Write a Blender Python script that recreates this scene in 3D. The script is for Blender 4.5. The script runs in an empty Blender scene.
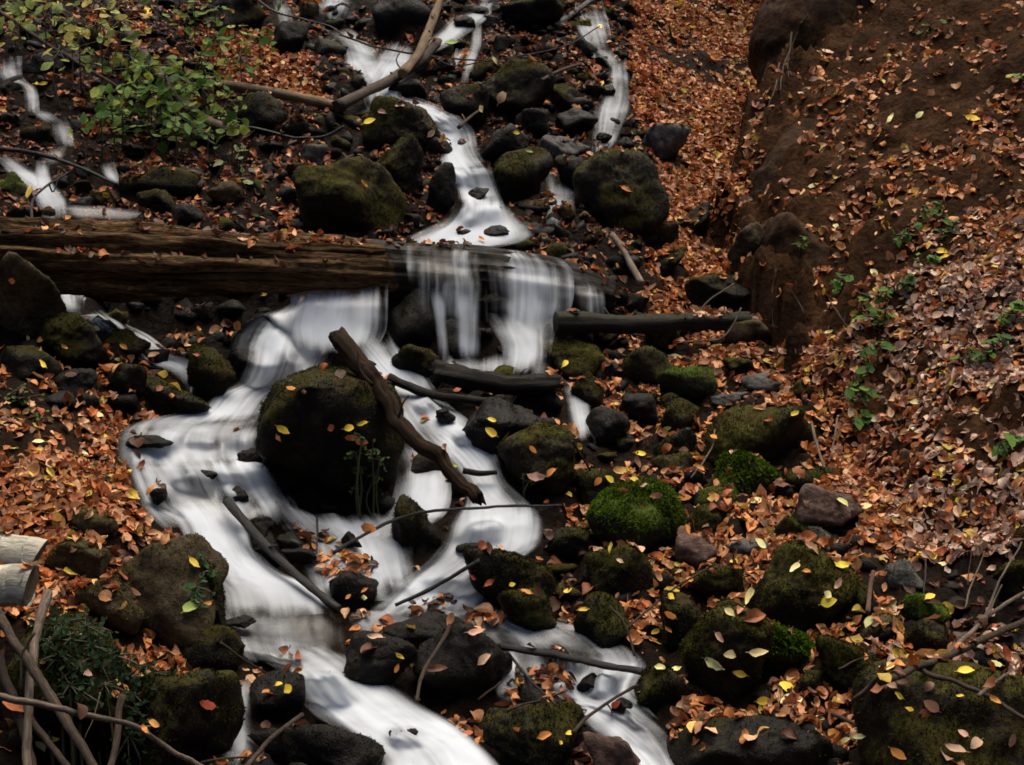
import bpy, bmesh, math, random
import numpy as np
from mathutils import Vector
from mathutils.bvhtree import BVHTree

random.seed(7)
RNG = np.random.default_rng(11)
R = math.radians

# ------------------------------------------------------------------ camera
W, H = 1024, 765
LENS = 49.5
FPX = LENS / 36.0 * W
CAM = np.array([0.0, 0.0, 1.6])
PITCH = R(-6.0)
FWD = np.array([0, math.cos(PITCH), math.sin(PITCH)])
UPV = np.array([0, -math.sin(PITCH), math.cos(PITCH)])
sc = bpy.context.scene
cam_d = bpy.data.cameras.new('camera')
cam = bpy.data.objects.new('camera', cam_d)
sc.collection.objects.link(cam)
cam.location = CAM
cam.rotation_euler = (R(90) + PITCH, 0, 0)
cam_d.lens = LENS
cam_d.sensor_width = 36
cam_d.clip_end = 200
sc.camera = cam

# ------------------------------------------------------------------ light
SUN_EL, SUN_AZ = 76, 35          # high soft light from beyond the slope
world = bpy.data.worlds.new('World')
sc.world = world
world.use_nodes = True
nt = world.node_tree
nt.nodes.clear()
wo = nt.nodes.new('ShaderNodeOutputWorld')
bg = nt.nodes.new('ShaderNodeBackground')
sky = nt.nodes.new('ShaderNodeTexSky')
sky.sky_type = 'NISHITA'
sky.sun_disc = False
sky.sun_elevation = R(SUN_EL)
sky.sun_rotation = R(SUN_AZ)
sky.air_density = 1.0
sky.dust_density = 4.0
sky.ozone_density = 0.6
nt.links.new(sky.outputs[0], bg.inputs[0])
nt.links.new(bg.outputs[0], wo.inputs[0])
bg.inputs[1].default_value = 0.05
sun_d = bpy.data.lights.new('sun', 'SUN')
sun_d.energy = 2.6
sun_d.angle = R(50)
sun_d.color = (1.0, 0.90, 0.76)
sun = bpy.data.objects.new('sun', sun_d)
sc.collection.objects.link(sun)
_d = Vector((math.sin(R(SUN_AZ)) * math.cos(R(SUN_EL)), math.cos(R(SUN_AZ)) * math.cos(R(SUN_EL)), math.sin(R(SUN_EL))))
sun.rotation_euler = _d.to_track_quat('Z', 'Y').to_euler()
sun.location = (2, 6, 8)
sc.view_settings.view_transform = 'Standard'
sc.view_settings.look = 'None'
sc.view_settings.exposure = 1.35
sc.view_settings.gamma = 1.0
sc.view_settings.use_curve_mapping = False
sc.render.engine = 'CYCLES'
sc.cycles.use_denoising = True
sc.cycles.max_bounces = 6
sc.cycles.diffuse_bounces = 3
sc.cycles.transparent_max_bounces = 24
sc.cycles.filter_width = 1.7

# ------------------------------------------------------------------ helpers
def px_dir(px, py):
    px = np.asarray(px, float); py = np.asarray(py, float)
    d = FWD[None] * FPX + np.stack([px - W / 2, 0 * px, 0 * px], -1).reshape(-1, 3) + UPV[None] * (H / 2 - py).reshape(-1, 1)
    return d
def at(px, py, Y):
    """world point on the sight line through a photo pixel, Y metres ahead"""
    d = px_dir(np.atleast_1d(px), np.atleast_1d(py))
    return CAM[None] + d * (np.atleast_1d(Y) / d[:, 1])[:, None]
def project(P):
    v = np.asarray(P, float) - CAM
    z = np.maximum(v @ FWD, 1e-3)
    return np.stack([W / 2 + FPX * v[:, 0] / z, H / 2 - FPX * (v @ UPV) / z], -1)

def _hash(ix, iy, iz, seed):
    h = (ix.astype(np.int64) * 374761393 + iy.astype(np.int64) * 668265263 + iz.astype(np.int64) * 2147483647 + seed * 974634777) & 0xFFFFFFFF
    h = ((h ^ (h >> 13)) * 1274126177) & 0xFFFFFFFF
    h = ((h ^ (h >> 16)) * 2246822519) & 0xFFFFFFFF
    return (h & 0xFFFFFF) / float(0xFFFFFF)
def vnoise(P, seed=0):
    P = np.asarray(P, float)
    i = np.floor(P).astype(np.int64); f = P - i
    f = f * f * f * (f * (f * 6 - 15) + 10)
    out = 0
    for dx in (0, 1):
        wx = f[:, 0] if dx else 1 - f[:, 0]
        for dy in (0, 1):
            wy = f[:, 1] if dy else 1 - f[:, 1]
            for dz in (0, 1):
                wz = f[:, 2] if dz else 1 - f[:, 2]
                out = out + wx * wy * wz * _hash(i[:, 0] + dx, i[:, 1] + dy, i[:, 2] + dz, seed)
    return out * 2 - 1
def fbm(P, octaves=4, seed=0, gain=0.5):
    s, a = 0, 1.0
    P = np.asarray(P, float)
    for k in range(octaves):
        s = s + a * vnoise(P * 2.03 ** k + 17.3 * k, seed + k)
        a *= gain
    return s

def mesh_obj(name, V, F, mat=None, parent=None, smooth=True, loc=None, attrs=None, uv=None):
    """one mesh object from numpy verts and same-size faces (F may be a list of arrays)"""
    me = bpy.data.meshes.new(name)
    V = np.asarray(V, np.float32)
    if loc is not None:
        V = V - np.asarray(loc, np.float32)
    Fs = F if isinstance(F, list) else [F]
    Fs = [np.asarray(f, np.int32) for f in Fs if len(f)]
    tot = np.concatenate([np.full(len(f), f.shape[1], np.int32) for f in Fs])
    idx = np.concatenate([f.ravel() for f in Fs])
    me.vertices.add(len(V)); me.vertices.foreach_set('co', V.ravel())
    me.loops.add(len(idx)); me.loops.foreach_set('vertex_index', idx)
    me.polygons.add(len(tot))
    st = np.concatenate([[0], np.cumsum(tot)[:-1]]).astype(np.int32)
    me.polygons.foreach_set('loop_start', st)
    me.polygons.foreach_set('loop_total', tot)
    if smooth:
        me.polygons.foreach_set('use_smooth', np.ones(len(tot), bool))
    me.update(calc_edges=True)
    for k, a in (attrs or {}).items():
        a = np.asarray(a, np.float32)
        if a.ndim == 1:
            at_ = me.attributes.new(k, 'FLOAT', 'POINT'); at_.data.foreach_set('value', a)
        else:
            at_ = me.attributes.new(k, 'FLOAT_COLOR', 'POINT')
            at_.data.foreach_set('color', np.concatenate([a, np.ones((len(a), 1), np.float32)], 1).ravel())
    if uv is not None:
        u = me.uv_layers.new(name='UVMap')
        u.data.foreach_set('uv', np.asarray(uv, np.float32)[idx].ravel())
    me.validate()
    o = bpy.data.objects.new(name, me)
    sc.collection.objects.link(o)
    if mat: me.materials.append(mat)
    if loc is not None: o.location = [float(c) for c in loc]
    if parent:
        o.parent = parent
        o.matrix_parent_inverse.identity()
    return o
def tag(o, label=None, cat=None, group=None, kind=None):
    if label: o['label'] = label
    if cat: o['category'] = cat
    if group: o['group'] = group
    if kind: o['kind'] = kind
    return o
SOLID = []      # (verts, faces, name) for placing things on one another
def add_solid(V, F, host):
    SOLID.append((np.asarray(V, float), [list(map(int, f)) for f in F], host))

# ------------------------------------------------------------------ materials
def new_mat(name):
    m = bpy.data.materials.new(name); m.use_nodes = True
    n = m.node_tree.nodes; n.clear()
    out = n.new('ShaderNodeOutputMaterial')
    return m, n, m.node_tree.links, out
def N(n, t, **kw):
    x = n.new(t)
    for k, v in kw.items():
        if k in ('operation', 'blend_type', 'data_type', 'attribute_name', 'noise_dimensions', 'feature', 'distance', 'invert', 'vector_type'):
            setattr(x, k, v)
        else:
            x.inputs[k].default_value = v
    return x
def mixc(n, l, fac, a, b, blend='MIX'):
    x = n.new('ShaderNodeMix'); x.data_type = 'RGBA'; x.blend_type = blend
    for i, v in ((0, fac), (6, a), (7, b)):
        if hasattr(v, 'is_output') or isinstance(v, bpy.types.NodeSocket): l.new(v, x.inputs[i])
        elif i == 0: x.inputs[0].default_value = v
        else: x.inputs[i].default_value = (*v, 1)
    return x.outputs[2]
def ramp(n, l, src, stops):
    x = n.new('ShaderNodeValToRGB')
    e = x.color_ramp.elements
    while len(e) < len(stops): e.new(0.5)
    for k, (p, c) in enumerate(stops):
        e[k].position = p
        e[k].color = (c, c, c, 1) if isinstance(c, (int, float)) else (*c, 1)
    l.new(src, x.inputs[0])
    return x.outputs[0]
def math_(n, l, op, a, b=None, c=None, clamp=False):
    x = n.new('ShaderNodeMath'); x.operation = op; x.use_clamp = clamp
    for i, v in enumerate((a, b, c)):
        if v is None: continue
        if isinstance(v, bpy.types.NodeSocket): l.new(v, x.inputs[i])
        else: x.inputs[i].default_value = v
    return x.outputs[0]
def noise(n, l, vec, scale, detail=6, rough=0.6, dist=0.0, dim='3D'):
    x = n.new('ShaderNodeTexNoise'); x.noise_dimensions = dim
    x.inputs['Scale'].default_value = scale; x.inputs['Detail'].default_value = detail
    x.inputs['Roughness'].default_value = rough; x.inputs['Distortion'].default_value = dist
    if vec is not None: l.new(vec, x.inputs['Vector'])
    return x
def bump(n, l, h, strength, dist, prev=None):
    b = n.new('ShaderNodeBump'); b.inputs['Strength'].default_value = strength; b.inputs['Distance'].default_value = dist
    l.new(h, b.inputs['Height'])
    if prev is not None: l.new(prev, b.inputs['Normal'])
    return b.outputs[0]

def rock_material(name, dark, light, moss, moss2, amount, rough, spec=0.08):
    m, n, l, out = new_mat(name)
    tc = n.new('ShaderNodeTexCoord'); oi = n.new('ShaderNodeObjectInfo')
    off = n.new('ShaderNodeVectorMath'); off.operation = 'ADD'
    sh = n.new('ShaderNodeVectorMath'); sh.operation = 'SCALE'
    cx = n.new('ShaderNodeCombineXYZ')
    for i in range(3): l.new(oi.outputs['Random'], cx.inputs[i])
    l.new(cx.outputs[0], sh.inputs[0]); sh.inputs['Scale'].default_value = 37.0
    l.new(tc.outputs['Object'], off.inputs[0]); l.new(sh.outputs[0], off.inputs[1])
    v = off.outputs[0]
    n1 = noise(n, l, v, 9, 8, 0.65); n2 = noise(n, l, v, 45, 6, 0.7); n3 = noise(n, l, v, 3.2, 4, 0.6); n4 = noise(n, l, v, 170, 3, 0.6)
    base = mixc(n, l, ramp(n, l, n1.outputs[0], [(0.32, 0), (0.7, 1)]), dark, light)
    speck = ramp(n, l, n2.outputs[0], [(0.42, 0.55), (0.75, 1.5)])
    base = mixc(n, l, 1.0, base, speck, 'MULTIPLY')
    gm = n.new('ShaderNodeNewGeometry'); sp = n.new('ShaderNodeSeparateXYZ'); l.new(gm.outputs['Normal'], sp.inputs[0])
    # moss grows thicker on faces that look up
    a = math_(n, l, 'MULTIPLY_ADD', sp.outputs[2], 0.42, amount + 0.1)
    a = math_(n, l, 'ADD', a, math_(n, l, 'MULTIPLY', math_(n, l, 'SUBTRACT', n3.outputs[0], 0.5), 1.9))
    a = math_(n, l, 'ADD', a, math_(n, l, 'MULTIPLY', math_(n, l, 'SUBTRACT', n2.outputs[0], 0.5), 0.9))
    mk = ramp(n, l, a, [(0.42, 0), (0.62, 1)])
    mc = mixc(n, l, ramp(n, l, n2.outputs[0], [(0.35, 0), (0.68, 1)]), moss, moss2)
    mc = mixc(n, l, ramp(n, l, n1.outputs[0], [(0.46, 0), (0.68, 0.85)]), mc, (0.034, 0.02, 0.006))
    col = mixc(n, l, mk, base, mc)
    p = n.new('ShaderNodeBsdfPrincipled')
    l.new(col, p.inputs['Base Color'])
    rv = math_(n, l, 'MULTIPLY_ADD', n3.outputs[0], 0.9, rough - 0.45, clamp=True)
    rg = math_(n, l, 'MAXIMUM', rv, math_(n, l, 'MULTIPLY', mk, 0.9))
    l.new(rg, p.inputs['Roughness']); p.inputs['Specular IOR Level'].default_value = spec
    b1 = bump(n, l, n1.outputs[0], 0.6, 0.03)
    b2 = bump(n, l, n2.outputs[0], 0.8, 0.012, b1)
    b3 = bump(n, l, n4.outputs[0], 0.7, 0.005, b2)
    l.new(b3, p.inputs['Normal'])
    l.new(p.outputs[0], out.inputs[0])
    return m
ROCK = {
    'wet':    rock_material('wet_black_stone', (0.002, 0.0015, 0.001), (0.0105, 0.0068, 0.0042), (0.006, 0.007, 0.0015), (0.02, 0.02, 0.004), -0.16, 0.55, 0.12),
    'moss':   rock_material('mossy_stone', (0.006, 0.0042, 0.0025), (0.028, 0.019, 0.011), (0.010, 0.011, 0.002), (0.062, 0.055, 0.009), 0.28, 0.6),
    'dark':   rock_material('dark_moss_stone', (0.003, 0.0022, 0.0014), (0.014, 0.0095, 0.0055), (0.006, 0.007, 0.0015), (0.040, 0.037, 0.006), 0.2, 0.5),
    'green':  rock_material('bright_moss_stone', (0.012, 0.010, 0.007), (0.04, 0.034, 0.022), (0.016, 0.026, 0.003), (0.065, 0.095, 0.010), 0.34, 0.7),
    'brown':  rock_material('reddish_stone', (0.05, 0.028, 0.02), (0.15, 0.095, 0.075), (0.03, 0.03, 0.008), (0.06, 0.05, 0.015), -0.5, 0.75),
    'olive':  rock_material('olive_stone', (0.02, 0.014, 0.007), (0.085, 0.062, 0.032), (0.025, 0.024, 0.006), (0.075, 0.062, 0.018), -0.02, 0.75),
    'grey':   rock_material('grey_stone', (0.035, 0.033, 0.031), (0.12, 0.11, 0.10), (0.025, 0.028, 0.006), (0.06, 0.06, 0.014), -0.25, 0.7),
}
def ground_material():
    m, n, l, out = new_mat('forest_soil')
    tc = n.new('ShaderNodeTexCoord'); v = tc.outputs['Object']
    n1 = noise(n, l, v, 3.5, 8, 0.65); n2 = noise(n, l, v, 30, 6, 0.7); n3 = noise(n, l, v, 110, 4, 0.65)
    vo = n.new('ShaderNodeTexVoronoi'); vo.inputs['Scale'].default_value = 34; l.new(v, vo.inputs['Vector'])
    zone = n.new('ShaderNodeAttribute'); zone.attribute_name = 'zone'
    wet = mixc(n, l, ramp(n, l, n2.outputs[0], [(0.35, 0), (0.7, 1)]), (0.0022, 0.0015, 0.001), (0.010, 0.0065, 0.0042))
    soil = mixc(n, l, ramp(n, l, n1.outputs[0], [(0.3, 0), (0.7, 1)]), (0.017, 0.0075, 0.0035), (0.07, 0.033, 0.014))
    soil = mixc(n, l, 1.0, soil, ramp(n, l, n2.outputs[0], [(0.36, 0.45), (0.72, 1.35)]), 'MULTIPLY')
    col = mixc(n, l, zone.outputs['Fac'], wet, soil)
    p = n.new('ShaderNodeBsdfPrincipled'); l.new(col, p.inputs['Base Color'])
    l.new(math_(n, l, 'MULTIPLY_ADD', zone.outputs['Fac'], 0.35, 0.55), p.inputs['Roughness'])
    p.inputs['Specular IOR Level'].default_value = 0.03
    b = bump(n, l, n1.outputs[0], 0.7, 0.05); b = bump(n, l, vo.outputs['Distance'], 0.5, 0.02, b)
    b = bump(n, l, n2.outputs[0], 0.9, 0.025, b); b = bump(n, l, n3.outputs[0], 0.7, 0.008, b)
    l.new(b, p.inputs['Normal']); l.new(p.outputs[0], out.inputs[0])
    return m
M_GROUND = ground_material()
def bark_material(name, dark, light, rough=0.75, stretch=9, spec=0.25, moss=None, crack=0.5):
    """grain runs along local UV v"""
    m, n, l, out = new_mat(name)
    uv = n.new('ShaderNodeUVMap'); mp = n.new('ShaderNodeMapping'); l.new(uv.outputs[0], mp.inputs[0])
    mp.inputs['Scale'].default_value = (stretch, 1.0, 1.0)
    n1 = noise(n, l, mp.outputs[0], 5, 10, 0.75, 1.2); n2 = noise(n, l, mp.outputs[0], 22, 5, 0.65, 0.3)
    tc = n.new('ShaderNodeTexCoord'); n3 = noise(n, l, tc.outputs['Object'], 6, 6, 0.6)
    c = mixc(n, l, ramp(n, l, n1.outputs[0], [(0.36, 0), (0.68, 1)]), dark, light)
    c = mixc(n, l, 1.0, c, ramp(n, l, n2.outputs[0], [(0.36, crack), (0.6, 1.2)]), 'MULTIPLY')
    c = mixc(n, l, 1.0, c, ramp(n, l, n3.outputs[0], [(0.3, 0.55), (0.7, 1.3)]), 'MULTIPLY')
    if moss:
        gm = n.new('ShaderNodeNewGeometry'); sp = n.new('ShaderNodeSeparateXYZ'); l.new(gm.outputs['Normal'], sp.inputs[0])
        a = math_(n, l, 'ADD', math_(n, l, 'MULTIPLY', sp.outputs[2], 0.4), math_(n, l, 'MULTIPLY', n3.outputs[0], 1.0))
        c = mixc(n, l, ramp(n, l, a, [(0.6, 0), (0.85, 0.8)]), c, moss)
    p = n.new('ShaderNodeBsdfPrincipled'); l.new(c, p.inputs['Base Color'])
    p.inputs['Roughness'].default_value = rough; p.inputs['Specular IOR Level'].default_value = spec
    b = bump(n, l, n1.outputs[0], 0.8, 0.02); b = bump(n, l, n2.outputs[0], 0.7, 0.008, b)
    l.new(b, p.inputs['Normal']); l.new(p.outputs[0], out.inputs[0])
    return m
BARK = {
    'log':   bark_material('weathered_log_wood', (0.010, 0.005, 0.0025), (0.24, 0.14, 0.065), 0.85, 11, 0.06, None, 0.2),
    'wetlog': bark_material('wet_log_wood', (0.005, 0.0032, 0.002), (0.028, 0.017, 0.009), 0.4, 14, 0.15, None, 0.4),
    'mosslog': bark_material('mossy_log_wood', (0.008, 0.006, 0.004), (0.03, 0.022, 0.014), 0.7, 8, 0.2, (0.02, 0.022, 0.005)),
    'trunk': bark_material('rotten_trunk_bark', (0.010, 0.0055, 0.003), (0.062, 0.035, 0.018), 0.8, 9, 0.08, None, 0.4),
    'black': bark_material('black_wet_twig', (0.008, 0.006, 0.005), (0.028, 0.021, 0.016), 0.5, 6, 0.3),
    'brown': bark_material('brown_twig', (0.03, 0.02, 0.013), (0.13, 0.088, 0.058), 0.75, 6, 0.2),
    'pale':  bark_material('pale_dry_twig', (0.10, 0.072, 0.05), (0.34, 0.26, 0.19), 0.75, 6, 0.2),
    'tan':   bark_material('tan_barkless_branch', (0.09, 0.056, 0.028), (0.32, 0.21, 0.11), 0.7, 6, 0.2),
    'red':   bark_material('reddish_stub', (0.08, 0.035, 0.022), (0.22, 0.11, 0.075), 0.7, 6, 0.2),
    'birch': bark_material('pale_birch_bark', (0.30, 0.275, 0.21), (0.60, 0.56, 0.45), 0.8, 0.8, 0.2, None, 0.7),
    'cut':   bark_material('sawn_wood', (0.12, 0.08, 0.045), (0.34, 0.25, 0.15), 0.85, 3, 0.15),
    'stem':  bark_material('green_stem', (0.03, 0.028, 0.012), (0.08, 0.07, 0.03), 0.6, 4, 0.2),
}
def leaf_material(name, source, trans=0.25, spec=0.22):
    m, n, l, out = new_mat(name)
    if source == 'attr':
        a = n.new('ShaderNodeAttribute'); a.attribute_name = 'Col'; c = a.outputs['Color']
    else:
        a = n.new('ShaderNodeObjectInfo'); c = a.outputs['Color']
    uv = n.new('ShaderNodeUVMap'); sp = n.new('ShaderNodeSeparateXYZ'); l.new(uv.outputs[0], sp.inputs[0])
    tc = n.new('ShaderNodeTexCoord'); n1 = noise(n, l, tc.outputs['Object'], 90, 4, 0.6)
    # side veins and midrib, and blotches of decay
    av = math_(n, l, 'ABSOLUTE', math_(n, l, 'SUBTRACT', sp.outputs[0], 0.5))
    w = math_(n, l, 'SINE', math_(n, l, 'MULTIPLY', math_(n, l, 'SUBTRACT', sp.outputs[1], av), 55.0))
    vein = ramp(n, l, w, [(0.75, 1.0), (1.0, 0.82)])
    mid = ramp(n, l, av, [(0.0, 0.72), (0.05, 1.0)])
    c = mixc(n, l, 1.0, c, vein, 'MULTIPLY'); c = mixc(n, l, 1.0, c, mid, 'MULTIPLY')
    c = mixc(n, l, 1.0, c, ramp(n, l, n1.outputs[0], [(0.3, 0.68), (0.62, 1.12)]), 'MULTIPLY')
    d = n.new('ShaderNodeBsdfPrincipled'); l.new(c, d.inputs['Base Color']); d.inputs['Roughness'].default_value = 0.6
    d.inputs['Specular IOR Level'].default_value = spec
    t = n.new('ShaderNodeBsdfTranslucent'); l.new(c, t.inputs[0])
    mx = n.new('ShaderNodeMixShader'); mx.inputs[0].default_value = trans
    l.new(d.outputs[0], mx.inputs[1]); l.new(t.outputs[0], mx.inputs[2]); l.new(mx.outputs[0], out.inputs[0])
    return m
M_LITTER = leaf_material('fallen_leaf_litter', 'attr', 0.2)
M_LEAF = leaf_material('fallen_leaf', 'object', 0.2)
M_GREEN = leaf_material('living_leaf', 'attr', 0.4, 0.08)
def moss_material(name):
    m, n, l, out = new_mat(name)
    a = n.new('ShaderNodeAttribute'); a.attribute_name = 'Col'
    d = n.new('ShaderNodeBsdfDiffuse'); l.new(a.outputs['Color'], d.inputs[0])
    t = n.new('ShaderNodeBsdfTranslucent'); l.new(a.outputs['Color'], t.inputs[0])
    mx = n.new('ShaderNodeMixShader'); mx.inputs[0].default_value = 0.3
    l.new(d.outputs[0], mx.inputs[1]); l.new(t.outputs[0], mx.inputs[2]); l.new(mx.outputs[0], out.inputs[0])
    return m
M_MOSS = moss_material('moss_blades')
def water_material():
    m, n, l, out = new_mat('silky_stream_water')
    uv = n.new('ShaderNodeUVMap')
    de = n.new('ShaderNodeAttribute'); de.attribute_name = 'dens'
    ed = n.new('ShaderNodeAttribute'); ed.attribute_name = 'edge'
    big = noise(n, l, uv.outputs[0], 3.0, 3, 0.5)
    def streak(su, sv, detail):
        mp = n.new('ShaderNodeMapping'); mp.inputs['Scale'].default_value = (su, sv, 1)
        ad = n.new('ShaderNodeVectorMath'); ad.operation = 'ADD'
        sc_ = n.new('ShaderNodeVectorMath'); sc_.operation = 'SCALE'; sc_.inputs['Scale'].default_value = 0.05
        l.new(big.outputs[1], sc_.inputs[0]); l.new(uv.outputs[0], ad.inputs[0]); l.new(sc_.outputs[0], ad.inputs[1])
        l.new(ad.outputs[0], mp.inputs[0])
        return noise(n, l, mp.outputs[0], 1.0, detail, 0.6)
    s1 = streak(10, 0.8, 2); s2 = streak(48, 0.9, 2)
    st = math_(n, l, 'ADD', math_(n, l, 'MULTIPLY', s1.outputs[0], 0.78), math_(n, l, 'MULTIPLY', s2.outputs[0], 0.22))
    st = math_(n, l, 'SUBTRACT', st, 0.5)
    blob = math_(n, l, 'SUBTRACT', big.outputs[0], 0.5)
    ve = n.new('ShaderNodeAttribute'); ve.attribute_name = 'vein'
    a = math_(n, l, 'MULTIPLY_ADD', st, math_(n, l, 'MULTIPLY_ADD', ve.outputs['Fac'], 2.4, 0.8), de.outputs['Fac'])
    a = math_(n, l, 'MULTIPLY_ADD', blob, 2.1, a)
    e = math_(n, l, 'MULTIPLY_ADD', st, 1.8, ed.outputs['Fac'])
    e = math_(n, l, 'MULTIPLY_ADD', blob, 1.0, e)
    e2 = n.new('ShaderNodeMapRange'); e2.interpolation_type = 'SMOOTHSTEP'; l.new(e, e2.inputs[0])
    e2.inputs[1].default_value = 0.0; e2.inputs[2].default_value = 0.95
    al = math_(n, l, 'MULTIPLY', math_(n, l, 'MULTIPLY', a, 0.84, clamp=True), e2.outputs[0], clamp=True)
    foam = n.new('ShaderNodeBsdfDiffuse'); foam.inputs[0].default_value = (0.76, 0.81, 0.87, 1)
    tr = n.new('ShaderNodeBsdfTranslucent'); tr.inputs[0].default_value = (0.76, 0.81, 0.87, 1)
    fm = n.new('ShaderNodeMixShader'); fm.inputs[0].default_value = 0.5
    l.new(foam.outputs[0], fm.inputs[1]); l.new(tr.outputs[0], fm.inputs[2])
    b = bump(n, l, st, 0.1, 0.02); l.new(b, foam.inputs['Normal'])
    clear = n.new('ShaderNodeBsdfTransparent'); clear.inputs[0].default_value = (0.86, 0.82, 0.75, 1)
    gl = n.new('ShaderNodeBsdfGlossy'); gl.inputs['Roughness'].default_value = 0.4; gl.inputs[0].default_value = (1, 1, 1, 1); l.new(b, gl.inputs['Normal'])
    film = n.new('ShaderNodeMixShader'); l.new(math_(n, l, 'MULTIPLY', e2.outputs[0], 0.03), film.inputs[0])
    full = n.new('ShaderNodeBsdfTransparent')
    fade = n.new('ShaderNodeMixShader'); l.new(e2.outputs[0], fade.inputs[0]); l.new(full.outputs[0], fade.inputs[1]); l.new(clear.outputs[0], fade.inputs[2])
    l.new(fade.outputs[0], film.inputs[1]); l.new(gl.outputs[0], film.inputs[2])
    mx = n.new('ShaderNodeMixShader'); l.new(al, mx.inputs[0]); l.new(film.outputs[0], mx.inputs[1]); l.new(fm.outputs[0], mx.inputs[2])
    l.new(mx.outputs[0], out.inputs[0])
    return m
M_WATER = water_material()

# ------------------------------------------------------------------ ground
VALLEY = [
    (-250, 900, 3.1), (0, 900, 3.1), (250, 900, 3.3), (512, 900, 3.4), (800, 900, 3.3), (1024, 900, 3.2), (1270, 900, 3.1),
    (-250, 765, 3.5), (0, 765, 3.7), (130, 765, 3.85), (200, 765, 3.95), (400, 765, 4.15), (600, 765, 4.15), (800, 765, 4.05), (1024, 765, 3.8), (1270, 765, 3.6),
    (0, 690, 4.0), (150, 690, 4.2), (230, 690, 4.35), (400, 690, 4.55), (600, 690, 4.55), (800, 690, 4.4), (1024, 690, 4.2),
    (-250, 610, 4.1), (0, 610, 4.3), (140, 620, 4.5), (230, 625, 4.85), (300, 610, 4.95), (500, 610, 5.05), (700, 610, 4.95), (850, 610, 4.8), (1024, 640, 4.5), (1270, 640, 4.3),
    (0, 520, 4.75), (100, 520, 4.9), (180, 540, 5.05), (250, 540, 5.25), (400, 520, 5.5), (600, 520, 5.55), (800, 520, 5.45), (900, 560, 5.1),
    (-250, 430, 5.0), (0, 430, 5.25), (120, 440, 5.55), (220, 440, 5.8), (300, 430, 5.95), (480, 430, 6.0), (650, 430, 6.1), (800, 430, 6.15),
    (0, 360, 5.7), (100, 365, 5.95), (220, 380, 6.2), (300, 360, 6.4), (400, 360, 6.45), (480, 365, 6.55), (650, 360, 6.7), (780, 345, 6.8),
    (-250, 300, 5.9), (0, 300, 6.2), (80, 300, 6.6), (130, 308, 6.95), (190, 318, 7.0), (245, 306, 7.0), (200, 285, 7.1), (320, 300, 6.75), (480, 310, 6.85), (560, 320, 6.9), (650, 300, 7.25), (740, 300, 7.3),
    (-250, 240, 6.6), (0, 238, 6.95), (200, 240, 7.1), (400, 246, 7.2), (500, 240, 7.35), (580, 240, 7.5), (650, 240, 7.8), (720, 240, 8.0),
    (-250, 150, 7.5), (0, 150, 7.85), (200, 150, 8.0), (300, 150, 8.0), (400, 150, 8.1), (500, 150, 8.25), (600, 150, 8.5), (690, 150, 8.9),
    (-250, 60, 8.3), (0, 60, 8.6), (200, 60, 8.9), (400, 60, 9.1), (520, 60, 9.2), (620, 60, 9.5), (700, 60, 10.0), (760, 60, 10.2),
    (-250, 0, 9.0), (0, 0, 9.25), (200, 0, 9.6), (400, 0, 9.9), (620, 0, 10.4), (700, 0, 10.9), (780, 0, 11.1),
    (-250, -150, 11), (200, -150, 11.5), (620, -150, 12.5), (900, -150, 13.5),
]
BANK = [
    (830, 0, 9.3), (900, 0, 9.0), (1024, 0, 8.4), (1270, 0, 7.6), (830, -120, 10.4), (1024, -140, 9.6), (1270, -140, 8.6),
    (800, 80, 8.55), (880, 80, 8.2), (1024, 80, 7.6), (1270, 80, 6.9),
    (775, 160, 7.9), (870, 160, 7.55), (1024, 160, 7.05), (1270, 160, 6.4),
    (765, 240, 7.3), (850, 240, 7.0), (1024, 240, 6.5), (1270, 240, 5.9),
    (800, 320, 6.75), (880, 320, 6.5), (1024, 320, 6.0), (1270, 320, 5.4),
    (840, 400, 6.25), (900, 400, 6.05), (1024, 400, 5.6), (1270, 400, 5.0),
    (860, 480, 5.75), (1024, 480, 5.25), (1270, 480, 4.7), (880, 545, 5.3), (1024, 545, 4.95), (1270, 545, 4.45),
]
EDGE = [(815, -60, 9.9), (797, 0, 9.45), (772, 80, 8.75), (753, 160, 8.05), (745, 240, 7.4), (768, 310, 6.85), (800, 345, 6.55), (828, 430, 6.05), (850, 490, 5.7), (872, 552, 5.28), (905, 575, 5.05), (960, 572, 4.98), (1100, 560, 4.85)]
def tps(ctrl):
    P = np.array([at(a, b, c)[0] for a, b, c in ctrl])
    X = P[:, :2]; n_ = len(X)
    r = np.linalg.norm(X[:, None] - X[None], axis=-1)
    K = np.where(r > 0, r * r * np.log(r + 1e-12), 0) + 0.01 * np.eye(n_)
    A = np.zeros((n_ + 3, n_ + 3)); A[:n_, :n_] = K
    A[:n_, n_] = 1; A[:n_, n_ + 1:] = X; A[n_, :n_] = 1; A[n_ + 1:, :n_] = X.T
    w = np.linalg.solve(A, np.concatenate([P[:, 2], np.zeros(3)]))
    def f(x, y):
        q = np.stack([x, y], -1); o = np.empty(len(q))
        for s in range(0, len(q), 40000):
            d2 = ((q[s:s + 40000, None] - X[None]) ** 2).sum(-1)
            o[s:s + 40000] = (0.5 * d2 * np.log(d2 + 1e-12)) @ w[:n_] + w[n_] + q[s:s + 40000] @ w[n_ + 1:]
        return o
    return f
def poly_in(px, py, poly):
    poly = np.asarray(poly, float); ins = np.zeros(len(px), bool)
    x0, y0 = poly[-1]
    for x1, y1 in poly:
        c = ((y1 > py) != (y0 > py)) & (px < (x0 - x1) * (py - y1) / (y0 - y1 + 1e-12) + x1)
        ins ^= c; x0, y0 = x1, y1
    return ins
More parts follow.
